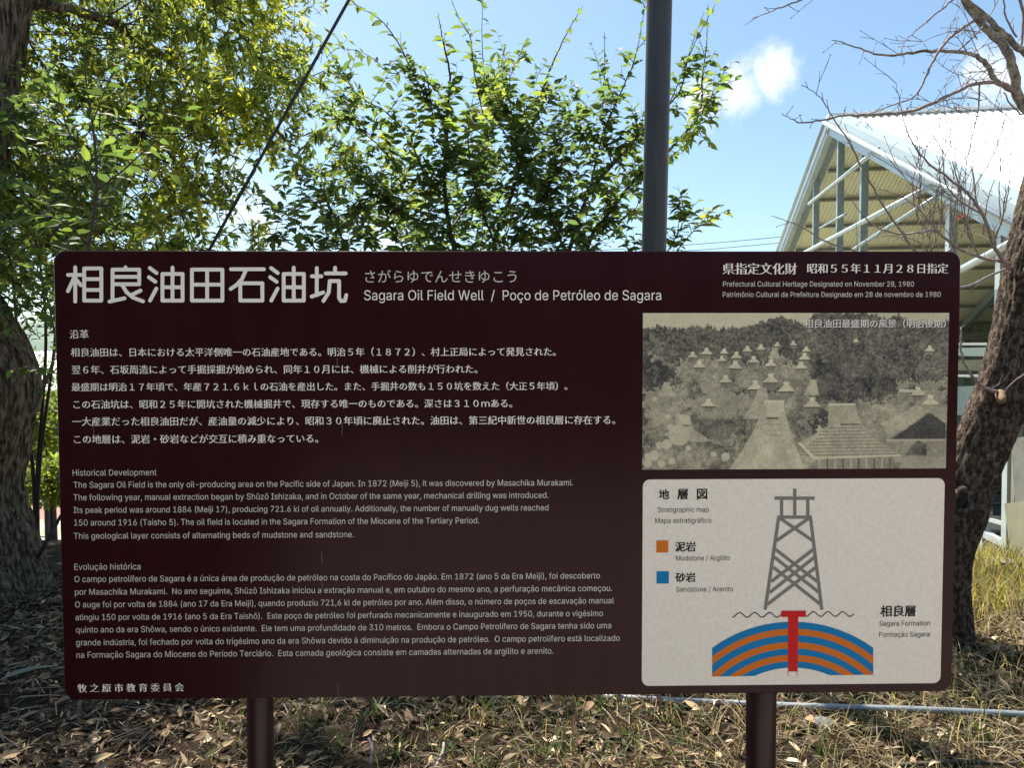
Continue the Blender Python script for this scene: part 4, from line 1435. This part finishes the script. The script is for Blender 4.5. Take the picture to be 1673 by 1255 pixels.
# the guy wire meets the pole where its line in the photograph crosses the pole's axis
best_t, best_e = 3.0, 1e9
for k in range(600):
    q_ = p_lo + dirp * (1.5 + k * 0.02)
    qx_, qy_, _ = project(np.array([[*q_]]))
    e_ = abs(345 + (405 - qy_[0]) * 0.563 - qx_[0])
    if e_ < best_e:
        best_t, best_e = 1.5 + k * 0.02, e_
top = p_lo + dirp * (best_t + 0.3)
POLE = empty('steel_pole', base, 'tall plain grey steel pole rising behind the board into the sky', 'pole')
b = MB()
nseg = 20
b.tube([base + (top - base) * (k / nseg) for k in range(nseg + 1)], [0.066 + 0.006 * k / nseg for k in range(nseg + 1)], 40)
b.build('shaft', M['pole'], POLE, smooth=True)
b = MB()
zb_ = top - dirp * 0.3
b.tube([zb_ - dirp * 0.03, zb_ + dirp * 0.03], 0.078, 40)
b.build('band', M['steel_grey'], POLE, smooth=True)
anchor = at(33, 962, 4.75)
gtop = zb_ + Vector((-0.03, 0, 0))
GUY = empty('guy_wire', anchor, 'thin black guy wire slanting up from the old trunk across the sky', 'wire')
b = MB()
b.tube([anchor + (gtop - anchor) * (k / 12) for k in range(13)], 0.0098, 8)
b.build('cable', M['cable'], GUY, smooth=True)
b = MB()
b.tube([anchor - (gtop - anchor).normalized() * 0.1, anchor + (gtop - anchor).normalized() * 0.55], 0.013, 10)
b.build('sleeve', M['cable'], GUY, smooth=True)

b = MB()
pp = [at(985, 1139, 3.14), at(1030, 1141, 3.12), at(1120, 1146, 3.08), at(1330, 1155, 2.98), at(1500, 1160, 2.92), at(1673, 1168, 2.87), at(1900, 1180, 2.76)]
b.tube(smooth_path(pp, 6), 0.0135, 16)
PIPE = b.build('water_pipe', M['pipe'], smooth=True, origin=pp[0])
tag(PIPE, 'grey metal pipe lying across the dry grass under the right half of the board', 'pipe')
for j, (ya, yb) in enumerate(((397, 375), (407, 384))):
    b = MB()
    a, c = at(700, ya + 55, 60), at(2300, yb - 150, 60)
    pts = [a + (c - a) * (k / 24) - Vector((0, 0, 3.0 * 4 * (k / 24) * (1 - k / 24))) + Vector((0, 0, 1.9)) for k in range(25)]
    b.tube(pts, 0.025, 5, cap=False)
    o = b.build('overhead_wire', M['cable'], origin=a)
    tag(o, ('upper' if j == 0 else 'lower') + ' of two faint overhead wires left of the shed roof', 'wire', 'overhead wires')

# ------------------------------------------------------------------ the open shed
RD = Vector((2.78, -0.46, 0)).normalized()          # ridge runs this way
GD = Vector((-RD.y, RD.x, 0))                       # along the gable, away from the camera
K = 1.0
peak = at(1375, 197, 12.95)
SHED = empty('open_shed', (peak.x, peak.y, -1.15), 'large open steel framed shed with bright white roof and beige underside at the right', 'shed')
half, slope = 7.3, math.tan(R(25.2))
LEN = 26.0


def gp(t, z):               # a point of the gable plane: t metres away from the peak (positive = away from camera)
    return Vector((peak.x, peak.y, 0)) + GD * t + Vector((0, 0, z))


def gpx(px, py, off=0.0):
    """pixel -> point of the gable plane (off metres along the ridge)"""
    d = ray(px, py)
    o_ = peak + RD * off
    n = RD
    return CAM + d * ((o_ - CAM).dot(n) / d.dot(n))


def corr(name, m, p0, u, v, lu, lv, pitch, amp, nor, parent, seg=6):
    """corrugated sheet: waves step along u, run along v"""
    n = int(lu / pitch * seg)
    V, Fs = [], []
    for i in range(n + 1):
        h = amp * math.sin(2 * math.pi * i / seg)
        for j in range(2):
            V.append(p0 + u * (lu * i / n) + v * (lv * j) + nor * h)
    for i in range(n):
        Fs.append((2 * i, 2 * i + 2, 2 * i + 3, 2 * i + 1))
    b = MB()
    b.add(V, Fs)
    return b.build(name, m, parent)


sl = half / math.cos(math.atan(slope))
for side in (-1, 1):
    dn = (GD * side * math.cos(math.atan(slope)) - Vector((0, 0, math.sin(math.atan(slope))))).normalized()
    nor = RD.cross(dn) * (1 if side > 0 else -1)
    if nor.z < 0: nor = -nor
    corr('roof_sheet', M['roof_white'], peak + nor * 0.05, RD, dn, LEN, sl + 0.3, 0.13, 0.016, nor, SHED)
    corr('roof_lining', M['lining'], peak - nor * 0.01, RD, dn, LEN, sl + 0.25, 0.08, 0.0035, nor, SHED)
    for k in range(9):
        q = peak + dn * (0.35 + k * 0.93) - nor * 0.075
        b = MB()
        b.bar(q + RD * 0.1, q + RD * (LEN - 0.1), 0.05, 0.06, up=nor)
        b.build('purlin', M['purlin'], SHED)
    # verge flashing and rafter
    b = MB()
    b.bar(peak + nor * 0.03 - RD * 0.08, peak + nor * 0.03 - RD * 0.08 + dn * (sl + 0.3), 0.30, 0.16, up=nor)
    b.build('verge_flashing', M['steel_grey'] if side > 0 else mat('pale_flashing', (0.33, 0.40, 0.43), 0.4), SHED)
    b = MB()
    q = peak - RD * 0.30 - nor * 0.02
    b.tube([q, q + dn * sl], 0.034, 12)
    b.build('rafter_pipe', M['steel_white'], SHED, smooth=True)
    b = MB()
    q = peak - RD * 0.18 - nor * 0.16
    b.bar(q, q + dn * sl, 0.10, 0.11, up=nor)
    b.build('rafter', M['steel_white'], SHED)
    # inner frames further along the shed
    for off in (5.2, 10.4, 15.6):
        b = MB()
        q = peak + RD * off - nor * 0.20
        b.bar(q, q + dn * sl, 0.12, 0.2, up=nor)
        b.build('inner_rafter', M['steel_grey'], SHED)
        b = MB()
        q = peak + RD * off + dn * (sl - 0.25)
        b.box((-0.08, -0.08, 0), (0.08, 0.08, 1))
        b2 = MB()
        b2.bar((q.x, q.y, -1.3), (q.x, q.y, q.z - 0.1), 0.15, 0.15, up=RD)
        b2.build('inner_post', M['steel_grey'], SHED)
b = MB()
b.bar(peak + Vector((0, 0, 0.085)) - RD * 0.25, peak + Vector((0, 0, 0.085)) + RD * LEN, 0.22, 0.05)
for k in range(180):
    q = peak + RD * (k * 0.13) + Vector((0, 0, 0.11))
    b.bar(q, q + RD * 0.06, 0.2, 0.035)
b.build('ridge_cap', M['roof_white'], SHED)


def roof_z(t):
    return peak.z - abs(t) * slope


# upright posts of the gable
for px in (1341, 1381, 1421):
    q = gpx(px, 400)
    t_ = (q - Vector((peak.x, peak.y, q.z))).dot(GD)
    b = MB()
    b.bar(gp(t_, -1.25) - RD * 0.10, gp(t_, roof_z(t_) - 0.15) - RD * 0.10, 0.11, 0.08, up=GD)
    b.build('gable_post', M['steel_grey'], SHED)
# braces and cross pipes (white), given by where they cross the gable plane
for (xa, ya, xb, yb, r) in ((1322, 333, 1438, 241, .036), (1312, 414, 1530, 300, .040), (1500, 478, 1760, 340, .042), (1393, 408, 1545, 312, .028), (1340, 372, 1381, 350, .02), (1420, 250, 1560, 330, .02)):
    b = MB()
    b.tube([gpx(xa, ya, -0.22), gpx(xb, yb, -0.22)], r, 10)
    b.build('brace_pipe', M['steel_white'] if r > 0.03 else M['steel_grey'], SHED, smooth=True)
for px in (1555, 1640, 1700):
    q = gpx(px, 500)
    t_ = (q - Vector((peak.x, peak.y, q.z))).dot(GD)
    b = MB()
    b.bar(gp(t_, -1.25) - RD * 0.02, gp(t_, roof_z(t_) - 0.1) - RD * 0.02, 0.10, 0.10, up=GD)
    b.build('gable_post', M['steel_white'], SHED)
# back wall under the far eave
wt = half - 0.1
w0 = gp(wt, -1.25)
corr('back_wall', M['wall_sheet'], w0, RD, Vector((0, 0, 1)), LEN, roof_z(wt) + 1.25, 0.25, 0.02, -GD, SHED)
b = MB()
b.bar(gp(wt - 0.2, roof_z(wt) - 0.35), gp(wt - 0.2, roof_z(wt) - 0.35) + RD * LEN, 0.12, 0.2)
b.build('eave_beam', M['purlin'], SHED)
# end of the white beam with pale panels and the cream counter seen between the board and the trunk
q1 = gpx(1400, 566, 3.0); q2 = gpx(1690, 566, 3.0)
b = MB(); b.bar(gpx(1400, 562, 3), gpx(1720, 562, 3), 0.1, 0.05); b.build('white_rail', M['roof_white'], SHED)
b = MB(); b.bar(gpx(1400, 575, 3.05), gpx(1720, 575, 3.05), 0.04, 0.17); b.build('blue_panel', M['panel_blue'], SHED)
b = MB(); b.bar(gpx(1400, 597, 3.1), gpx(1720, 597, 3.1), 0.04, 0.22); b.build('cream_panel', M['panel_cream'], SHED)
b = MB(); b.bar(gpx(1400, 614, 3.0), gpx(1720, 614, 3.0), 0.08, 0.05); b.build('white_rail', M['roof_white'], SHED)
b = MB(); b.bar(gpx(1400, 655, 3.1), gpx(1720, 655, 3.1), 0.04, 0.60); b.build('grey_panel', M['steel_grey'], SHED)

# sash frames leaning in the shed, right of the tree trunk
FRM = empty('window_frame', gpx(1640, 960, -0.9), 'pale aluminium window frame standing upright right of the leaning trunk', 'frame')


def fbar(xa, ya, xb, yb, w, m='steel_white', off=-0.9, name='frame_bar', par=None):
    b = MB()
    b.bar(gpx(xa, ya, off), gpx(xb, yb, off), w, w, up=GD)
    return b.build(name, M[m], par or FRM)


fbar(1651, 690, 1646, 972, 0.075, name='upright')
fbar(1662, 690, 1657, 966, 0.05, name='upright', m='panel_cream')
fbar(1611, 700, 1607, 935, 0.06, name='upright')
fbar(1598, 700, 1592, 925, 0.05, name='upright', m='steel_grey')
fbar(1600, 868, 1650, 893, 0.055, name='rail')
fbar(1590, 925, 1648, 963, 0.05, name='rail')
fbar(1640, 726, 1680, 727, 0.035, name='rail')
fbar(1618, 850, 1648, 858, 0.03, name='rail')
for j, (yy, hh) in enumerate(((742, .11), (778, .08), (796, .08), (814, .08), (834, .09), (878, .1), (912, .14))):
    b = MB()
    a, c = gpx(1606, yy - 4, -0.5), gpx(1647, yy + 2, -0.5)
    n = 9
    for k in range(n):
        u0, u1 = k / n, (k + 0.8) / n
        b.bar(a + (c - a) * u0, a + (c - a) * u1, 0.25, hh * (0.8 + 0.2 * (k % 2)), up=(0, 0, 1))
    b.bar(a + Vector((0, 0, hh * .45)), c + Vector((0, 0, hh * .45)), 0.28, 0.02)
    o = b.build('plant_tray', M['black_plastic'], origin=a)
    words = ['topmost', 'second from the top', 'third from the top', 'fourth from the top', 'third from the bottom', 'second from the bottom', 'lowest'][j]
    tag(o, 'black plastic tray in the stack seen through the pale window frame, ' + words, 'tray', 'black plastic trays stacked in the shed')
b = MB()
b.bar(gpx(1600, 925, -0.35), gpx(1650, 925, -0.35), 0.03, 1.6, up=(0, 0, 1))
tag(b.build('dark_board', M['black_plastic'], origin=gpx(1600, 925, -0.35)), 'dark board closing the space behind the stacked trays', 'board')
b = MB()
b.bar(gpx(1660, 775, -1.0), gpx(1760, 775, -1.0), 0.04, 0.55)
tag(b.build('grey_sheet', M['concrete'], origin=gpx(1660, 775, -1.0)), 'weathered grey sheet standing at the right edge above the cream block', 'sheet')
b = MB()
b.bar(gpx(1662, 905, -1.0), gpx(1760, 905, -1.0), 0.1, 0.75)
tag(b.build('cream_block', M['panel_cream'], origin=gpx(1662, 905, -1.0)), 'dull cream coloured low block at the right edge below the grey sheet', 'block')
b = MB()
slab(b, [(0.20, 0.26), (0.18, 0.29), (0.02, 0.29), (0, 0.26), (0, -0.3), (0.20, -0.3)], 0, 0.16)
q = gpx(1628, 985, -1.3)
b.v = [v + np.array(q) for v in b.v]
tag(b.build('concrete_block', M['concrete'], origin=q), 'pale concrete footing block in front of the window frame behind the grass', 'block')

# ------------------------------------------------------------------ things far off, seen in the gap on the left
def house(name, cx_, cy_, w, d, h, rz, rot, mroof, label, nwin=3):
    root = empty(name, (cx_, cy_, -2.1), label, 'house')
    ca, sa = math.cos(R(rot)), math.sin(R(rot))
    X, Y = Vector((ca, sa, 0)), Vector((-sa, ca, 0))
    o = Vector((cx_, cy_, -2.1))
    b = MB()
    c = [o + X * (a * w / 2) + Y * (e * d / 2) for a, e in ((-1, -1), (1, -1), (1, 1), (-1, 1))]
    b.add([*c, *[p + Vector((0, 0, h)) for p in c]], [(0, 1, 5, 4), (1, 2, 6, 5), (2, 3, 7, 6), (3, 0, 4, 7), (4, 5, 6, 7)])
    b.build('wall', M['house_wall'], root)
    for side in (-1, 1):
        r0 = o + Vector((0, 0, h + rz)) - X * (w / 2 + 0.4)
        dn = Y * side * (d / 2 + 0.4) - Vector((0, 0, rz * (d / 2 + .4) / (d / 2)))
        corr('roof', mroof, r0, X, dn, w + 0.8, 1.0, 0.24, 0.03, Vector((0, 0, 1)), root, seg=4)
    for s in (-1, 1):
        b = MB()
        e = o + X * (s * w / 2) + Vector((0, 0, h))
        b.add([e - Y * d / 2, e + Y * d / 2, e + Vector((0, 0, rz))], [(0, 1, 2)])
        b.build('gable_wall', M['house_wall'], root)
    for k in range(nwin):
        b = MB()
        q = o + X * ((k + 0.5) / nwin * w - w / 2) - Y * (d / 2 + 0.02) + Vector((0, 0, h * 0.55))
        b.bar(q - X * 0.6, q + X * 0.6, 0.05, 0.9)
        f = b.build('window', M['glass'], root)
    return root


house('farmhouse', at(40, 800, 13).x - 1, 12.5, 8, 5, 0.9, 0.7, 6, M['tile_red'], 'low house with faded red corrugated roof, seen down the slope left of the board')
house('farmhouse', at(60, 620, 26).x - 2, 26.5, 14, 8, 2.6, 1.3, -8, M['tile_grey'], 'pale house with long grey roof farther away, in the gap beside the old trunk')


def far_bush(px, py, dist, rad, label, n=2600, pal=GREENS_CY):
    c = at(px, py, dist)
    root = empty('bush', (c.x, c.y, gz(c.x, c.y)), label, 'bush')
    fol = Foliage()
    d = rand_unit(n)
    rr = rad * rng.uniform(0.35, 1.0, n) ** 0.5
    P = np.array(c) + d * rr[:, None] * np.array([1.2, 1, 0.85]) + 0.25 * rad * np.array([[mnoise.noise(Vector(q) * 2.5) for _ in range(1)][0] * np.array((1, 1, 1)) for q in d])
    fol.add(P, rand_unit(n), d + rand_unit(n) * 0.5, rng.uniform(0.07, 0.13, n), palette(n, pal))
    b = MB()
    P_, D_, N_, s_, c_ = (np.concatenate(a) for a in (fol.P, fol.D, fol.N, fol.s, fol.c))
    leaves_into(b, P_, D_, N_, s_, c_, leaf_template(0.5, 'lite'))
    tag(b.build('foliage', M['leaf'], root), kind='stuff')
    b = MB()
    b.tube([(c.x, c.y, gz(c.x, c.y) - 0.1), (c.x, c.y, c.z)], [0.05, 0.03], 7)
    b.build('stem', M['twig_dark'], root)
    return root


far_bush(75, 705, 9.0, 0.55, 'sunlit yellow green bush in the gap between old trunk and board')
far_bush(85, 785, 8.0, 0.30, 'small pale bush in front of the red roof in the left gap', 900)
far_bush(20, 640, 16, 1.2, 'rounded green bush partly behind the old trunk at the left', 2500, GREENS_C)

# distant wooded hills
b = MB()
V, Fs = [], []
n = 120
for i in range(n + 1):
    a = R(-75 + 150 * i / n)
    x, y = 260 * math.sin(a), 260 * math.cos(a)
    h = 10 + 9 * mnoise.noise(Vector((i * 0.11, 1, 1))) + 3 * mnoise.noise(Vector((i * 0.6, 2, 1)))
    V += [(x, y, -3), (x * 1.12, y * 1.12, h), (x * 1.4, y * 1.4, -4)]
for i in range(n):
    for k in range(2):
        Fs.append((3 * i + k, 3 * i + 3 + k, 3 * i + 4 + k, 3 * i + 1 + k))
b.add(V, Fs)
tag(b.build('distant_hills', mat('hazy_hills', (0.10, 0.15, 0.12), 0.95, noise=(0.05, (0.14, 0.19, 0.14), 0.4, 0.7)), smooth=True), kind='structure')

# ------------------------------------------------------------------ ground litter and grass
TAN = [(0.36, 0.255, 0.15), (0.20, 0.125, 0.068), (0.56, 0.44, 0.29), (0.11, 0.066, 0.038), (0.25, 0.18, 0.105), (0.07, 0.042, 0.024), (0.17, 0.135, 0.07), (0.055, 0.034, 0.02), (0.09, 0.055, 0.03)]


def gzs(X, Y):
    return np.array([gz(x, y) for x, y in zip(X, Y)])


def litter(n, x0, x1, y0, y1, s0, s1, wr, lift, cols, b, wild=0.35):
    X, Y = rng.uniform(x0, x1, n), rng.uniform(y0, y1, n)
    dn_ = np.array([mnoise.noise(Vector((x * 2.3, y * 2.3, 1.7))) + 0.5 * mnoise.noise(Vector((x * 6, y * 6, 8))) for x, y in zip(X, Y)])
    keep = rng.random(n) < np.clip(0.75 + 1.1 * dn_, 0.35, 1)
    X, Y = X[keep], Y[keep]
    n = len(X)
    Z = gzs(X, Y) + lift * rng.random(n) ** 1.5 + 0.004
    th = rng.uniform(0, 6.283, n)
    D = np.stack([np.cos(th), np.sin(th), rng.normal(size=n) * wild * 0.6], 1)
    N = np.stack([rng.normal(size=n) * wild, rng.normal(size=n) * wild, np.ones(n)], 1)
    leaves_into(b, np.stack([X, Y, Z], 1), D, N, rng.uniform(s0, s1, n), palette(n, cols, 0.25), leaf_template(wr, 'full', rng.uniform(0.05, 0.3)))


b = MB()
for k in range(4):
    litter(9000 - 1000 * k, -3.2, 3.2, 0.8, 4.6, 0.014 + 0.005 * k, 0.040 + 0.015 * k, 0.24 + 0.07 * k, 0.045, TAN, b, 0.85)
litter(2600, -3.2, 0.6, 0.9, 4.2, 0.03, 0.10, 0.20, 0.06, TAN, b, 0.8)
litter(2500, -5.5, 5.5, 0.6, 7.0, 0.05, 0.09, 0.35, 0.03, TAN, b)
litter(2500, -5, 5, -0.8, 0.9, 0.05, 0.09, 0.35, 0.03, TAN, b)
tag(b.build('leaf_litter', M['litter']), 'dry brown fallen leaves covering the ground under the board', 'leaf litter', kind='stuff')

# thin dead twigs and straw
b = MB()
n = 16000
X, Y = rng.uniform(-3.2, 3.4, n), 0.8 + 3.6 * rng.random(n) ** 1.4
Z = gzs(X, Y)
cols = palette(n, [(0.34, 0.25, 0.165), (0.16, 0.11, 0.07), (0.52, 0.42, 0.29), (0.07, 0.045, 0.03)], 0.2)
for k in range(n):
    th = rng.uniform(0, 6.283)
    L = rng.uniform(0.02, 0.09) * (2.6 if rng.random() < 0.18 else 1)
    d = Vector((math.cos(th), math.sin(th), rng.normal() * 0.14))
    p0 = Vector((X[k], Y[k], Z[k] + 0.008 + 0.035 * rng.random()))
    m_ = p0 + d * L / 2 + Vector((0, 0, 0.01 * rng.random()))
    w = rng.uniform(0.0008, 0.0022)
    sd_ = Vector((-d.y, d.x, 0)) * w
    up_ = Vector((0, 0, w * 1.5))
    p1 = p0 + d * L
    b.add([p0 - sd_, p0 + sd_, p0 + up_, m_ - sd_, m_ + sd_, m_ + up_, p1 - sd_ * .4, p1 + sd_ * .4, p1 + up_ * .4],
          [(0, 3, 5, 2), (2, 5, 4, 1), (3, 6, 8, 5), (5, 8, 7, 4)], cols[k])
tag(b.build('dead_twigs', M['litter']), 'thin dead twigs and straw lying among the fallen leaves', 'twigs', kind='stuff')


def blades(b, X, Y, h, w, cols, lean=0.35):
    n = len(X)
    Z = gzs(X, Y) - 0.005
    th = rng.uniform(0, 6.283, n)
    L = rng.uniform(0.4, 1.0, n) * h
    ln = rng.uniform(0.1, 1.0, n) * lean
    dx, dy = np.cos(th) * ln, np.sin(th) * ln
    sx, sy = -np.sin(th + rng.normal(size=n)), np.cos(th)
    P0 = np.stack([X, Y, Z], 1)
    out = []
    for t, ww in ((0, 1.0), (0.4, 0.95), (0.75, 0.6), (1.0, 0.05)):
        cpt = P0 + np.stack([dx * L * t ** 1.8, dy * L * t ** 1.8, L * t * (1 - 0.45 * ln * t)], 1)
        sdv = np.stack([sx, sy, np.zeros(n)], 1) * (w * ww / 2)
        out += [cpt - sdv, cpt + sdv]
    Vv = np.stack(out, 1).reshape(-1, 3)
    cc = np.ones((n * 8, 4)); cc[:, :3] = np.repeat(cols, 8, axis=0)
    base = b.n
    b.v.append(Vv); b.c.append(cc); b.n += n * 8
    for k in range(n):
        o_ = base + k * 8
        b.f += [(o_, o_ + 1, o_ + 3, o_ + 2), (o_ + 2, o_ + 3, o_ + 5, o_ + 4), (o_ + 4, o_ + 5, o_ + 7, o_ + 6)]


GG = [(0.06, 0.10, 0.03), (0.09, 0.13, 0.035), (0.04, 0.08, 0.03)]
STR = [(0.34, 0.28, 0.16), (0.25, 0.20, 0.11), (0.42, 0.36, 0.22)]
YG = [(0.17, 0.19, 0.035), (0.23, 0.21, 0.05), (0.11, 0.15, 0.03), (0.30, 0.25, 0.11), (0.26, 0.20, 0.10)]
b = MB()
n = 1500
X = rng.uniform(-1.2, 0.8, n); Y = rng.uniform(0.9, 2.4, n)
blades(b, X, Y, 0.13, 0.004, palette(n, GG + STR[:1]), 1.1)
n = 2600
X = rng.uniform(-0.3, 3.0, n); Y = rng.uniform(0.9, 3.4, n)
blades(b, X, Y, 0.14, 0.005, palette(n, GG + STR[:2]), 0.9)
n = 5200
X = 0.6 + 2.6 * rng.random(n) ** 0.8; Y = rng.uniform(0.9, 3.8, n)
blades(b, X, Y, 0.20, 0.0035, palette(n, STR), 1.5)
n = 2600
X = rng.uniform(2.15, 4.2, n); Y = rng.uniform(2.6, 4.4, n)
blades(b, X, Y, 0.30, 0.009, palette(n, YG), 0.8)
n = 2200
X = rng.uniform(1.9, 4.4, n); Y = rng.uniform(2.4, 4.6, n)
blades(b, X, Y, 0.34, 0.004, palette(n, STR), 1.0)
tag(b.build('dry_grass', M['grass']), 'dry straw and yellow green grass on the ground at the right', 'grass', kind='stuff')

# separate green tufts under the board
spots = [(500, 1180), (545, 1215), (610, 1165), (640, 1230), (700, 1160), (735, 1225), (790, 1175), (880, 1235), (985, 1160), (1020, 1215), (1085, 1175),
         (1150, 1200), (1300, 1190), (1345, 1240), (1400, 1175), (1455, 1215), (1500, 1240), (1560, 1190), (1610, 1220), (1655, 1195)]
where = ['leftmost, just right of the left post', 'second from the left post', 'third from the left post', 'fourth from the left post', 'fifth from the left post',
         'sixth from the left post', 'left of the middle under the board', 'near the bottom edge at the middle', 'close to the left end of the pipe',
         'in front of the left end of the pipe', 'right at the pipe, left of the right post', 'just left of the right post', 'just right of the right post',
         'at the bottom edge right of the right post', 'touching the pipe right of the stone', 'in front of the pipe under the board corner',
         'at the bottom edge below the board corner', 'beside the pipe past the board corner', 'in front of the pipe near the right edge', 'rightmost, at the right edge']
for (px, py), wd in zip(spots, where):
    d = ray(px, py)
    q = CAM + d * (CAM.z / -d.z)
    n = int(rng.integers(9, 18))
    b = MB()
    blades(b, q.x + rng.normal(size=n) * 0.018, q.y + rng.normal(size=n) * 0.018, rng.uniform(0.11, 0.17), 0.0065, palette(n, GG), 1.1)
    tag(b.build('grass_tuft', M['grass'], origin=(q.x, q.y, gz(q.x, q.y))), 'small green grass tuft, ' + wd, 'grass tuft', 'green grass tufts under the board')

# a half buried stone by the right post, one long pale fallen leaf on the left
d = ray(1340, 1190)
q = CAM + d * (CAM.z / -d.z)
b = MB()
V, Fs = [], []
for i in range(9):
    for j in range(16):
        th, ph = math.pi * i / 8, 2 * math.pi * j / 16
        v = Vector((math.sin(th) * math.cos(ph), math.sin(th) * math.sin(ph), math.cos(th)))
        r = 1 + 0.25 * mnoise.noise(v * 1.4)
        V.append((q.x + v.x * 0.07 * r, q.y + v.y * 0.05 * r, gz(q.x, q.y) + v.z * 0.035 * r + 0.01))
for i in range(8):
    for j in range(16):
        Fs.append((i * 16 + j, (i + 1) * 16 + j, (i + 1) * 16 + (j + 1) % 16, i * 16 + (j + 1) % 16))
b.add(V, Fs)
tag(b.build('stone', M['stone'], smooth=True, origin=q), 'grey rounded stone half buried in dry grass in front of the pipe', 'stone')
d = ray(40, 1125)
q = CAM + d * (CAM.z / -d.z)
b = MB()
leaves_into(b, np.array([[q.x - 0.08, q.y - 0.06, gz(q.x, q.y) + 0.05]]), np.array([[0.75, 0.6, 0.12]]), np.array([[0.1, -0.2, 1.0]]), np.array([0.24]), np.array([[0.26, 0.25, 0.18]]), leaf_template(0.16, 'full', 0.1))
tag(b.build('long_leaf', M['litter'], origin=q), 'long pale narrow fallen leaf on the litter at the lower left', 'leaf')
for (xa, ya, xb, yb, lab) in ((712, 1255, 725, 1215, 'short pale stick standing on the litter below the middle of the board'),
                              (605, 1250, 603, 1208, 'pale stick on the litter right of the left post'),
                              (1450, 1252, 1660, 1249, 'dark fallen branch lying along the bottom edge at the right')):
    b = MB()
    ds, dt = ray(xa, ya), ray(xb, yb)
    a, c = CAM + ds * ((CAM.z - 0.03) / -ds.z), CAM + dt * ((CAM.z - 0.05) / -dt.z)
    b.tube(smooth_path([a, (a + c) / 2 + Vector((0.01, 0.0, 0.01)), c], 4), [0.008] * 9 if 'dark' in lab else [0.006] * 9, 7)
    tag(b.build('stick', M['twig_pale'] if 'pale' in lab else M['twig_dark'], smooth=True, origin=a), lab, 'stick')
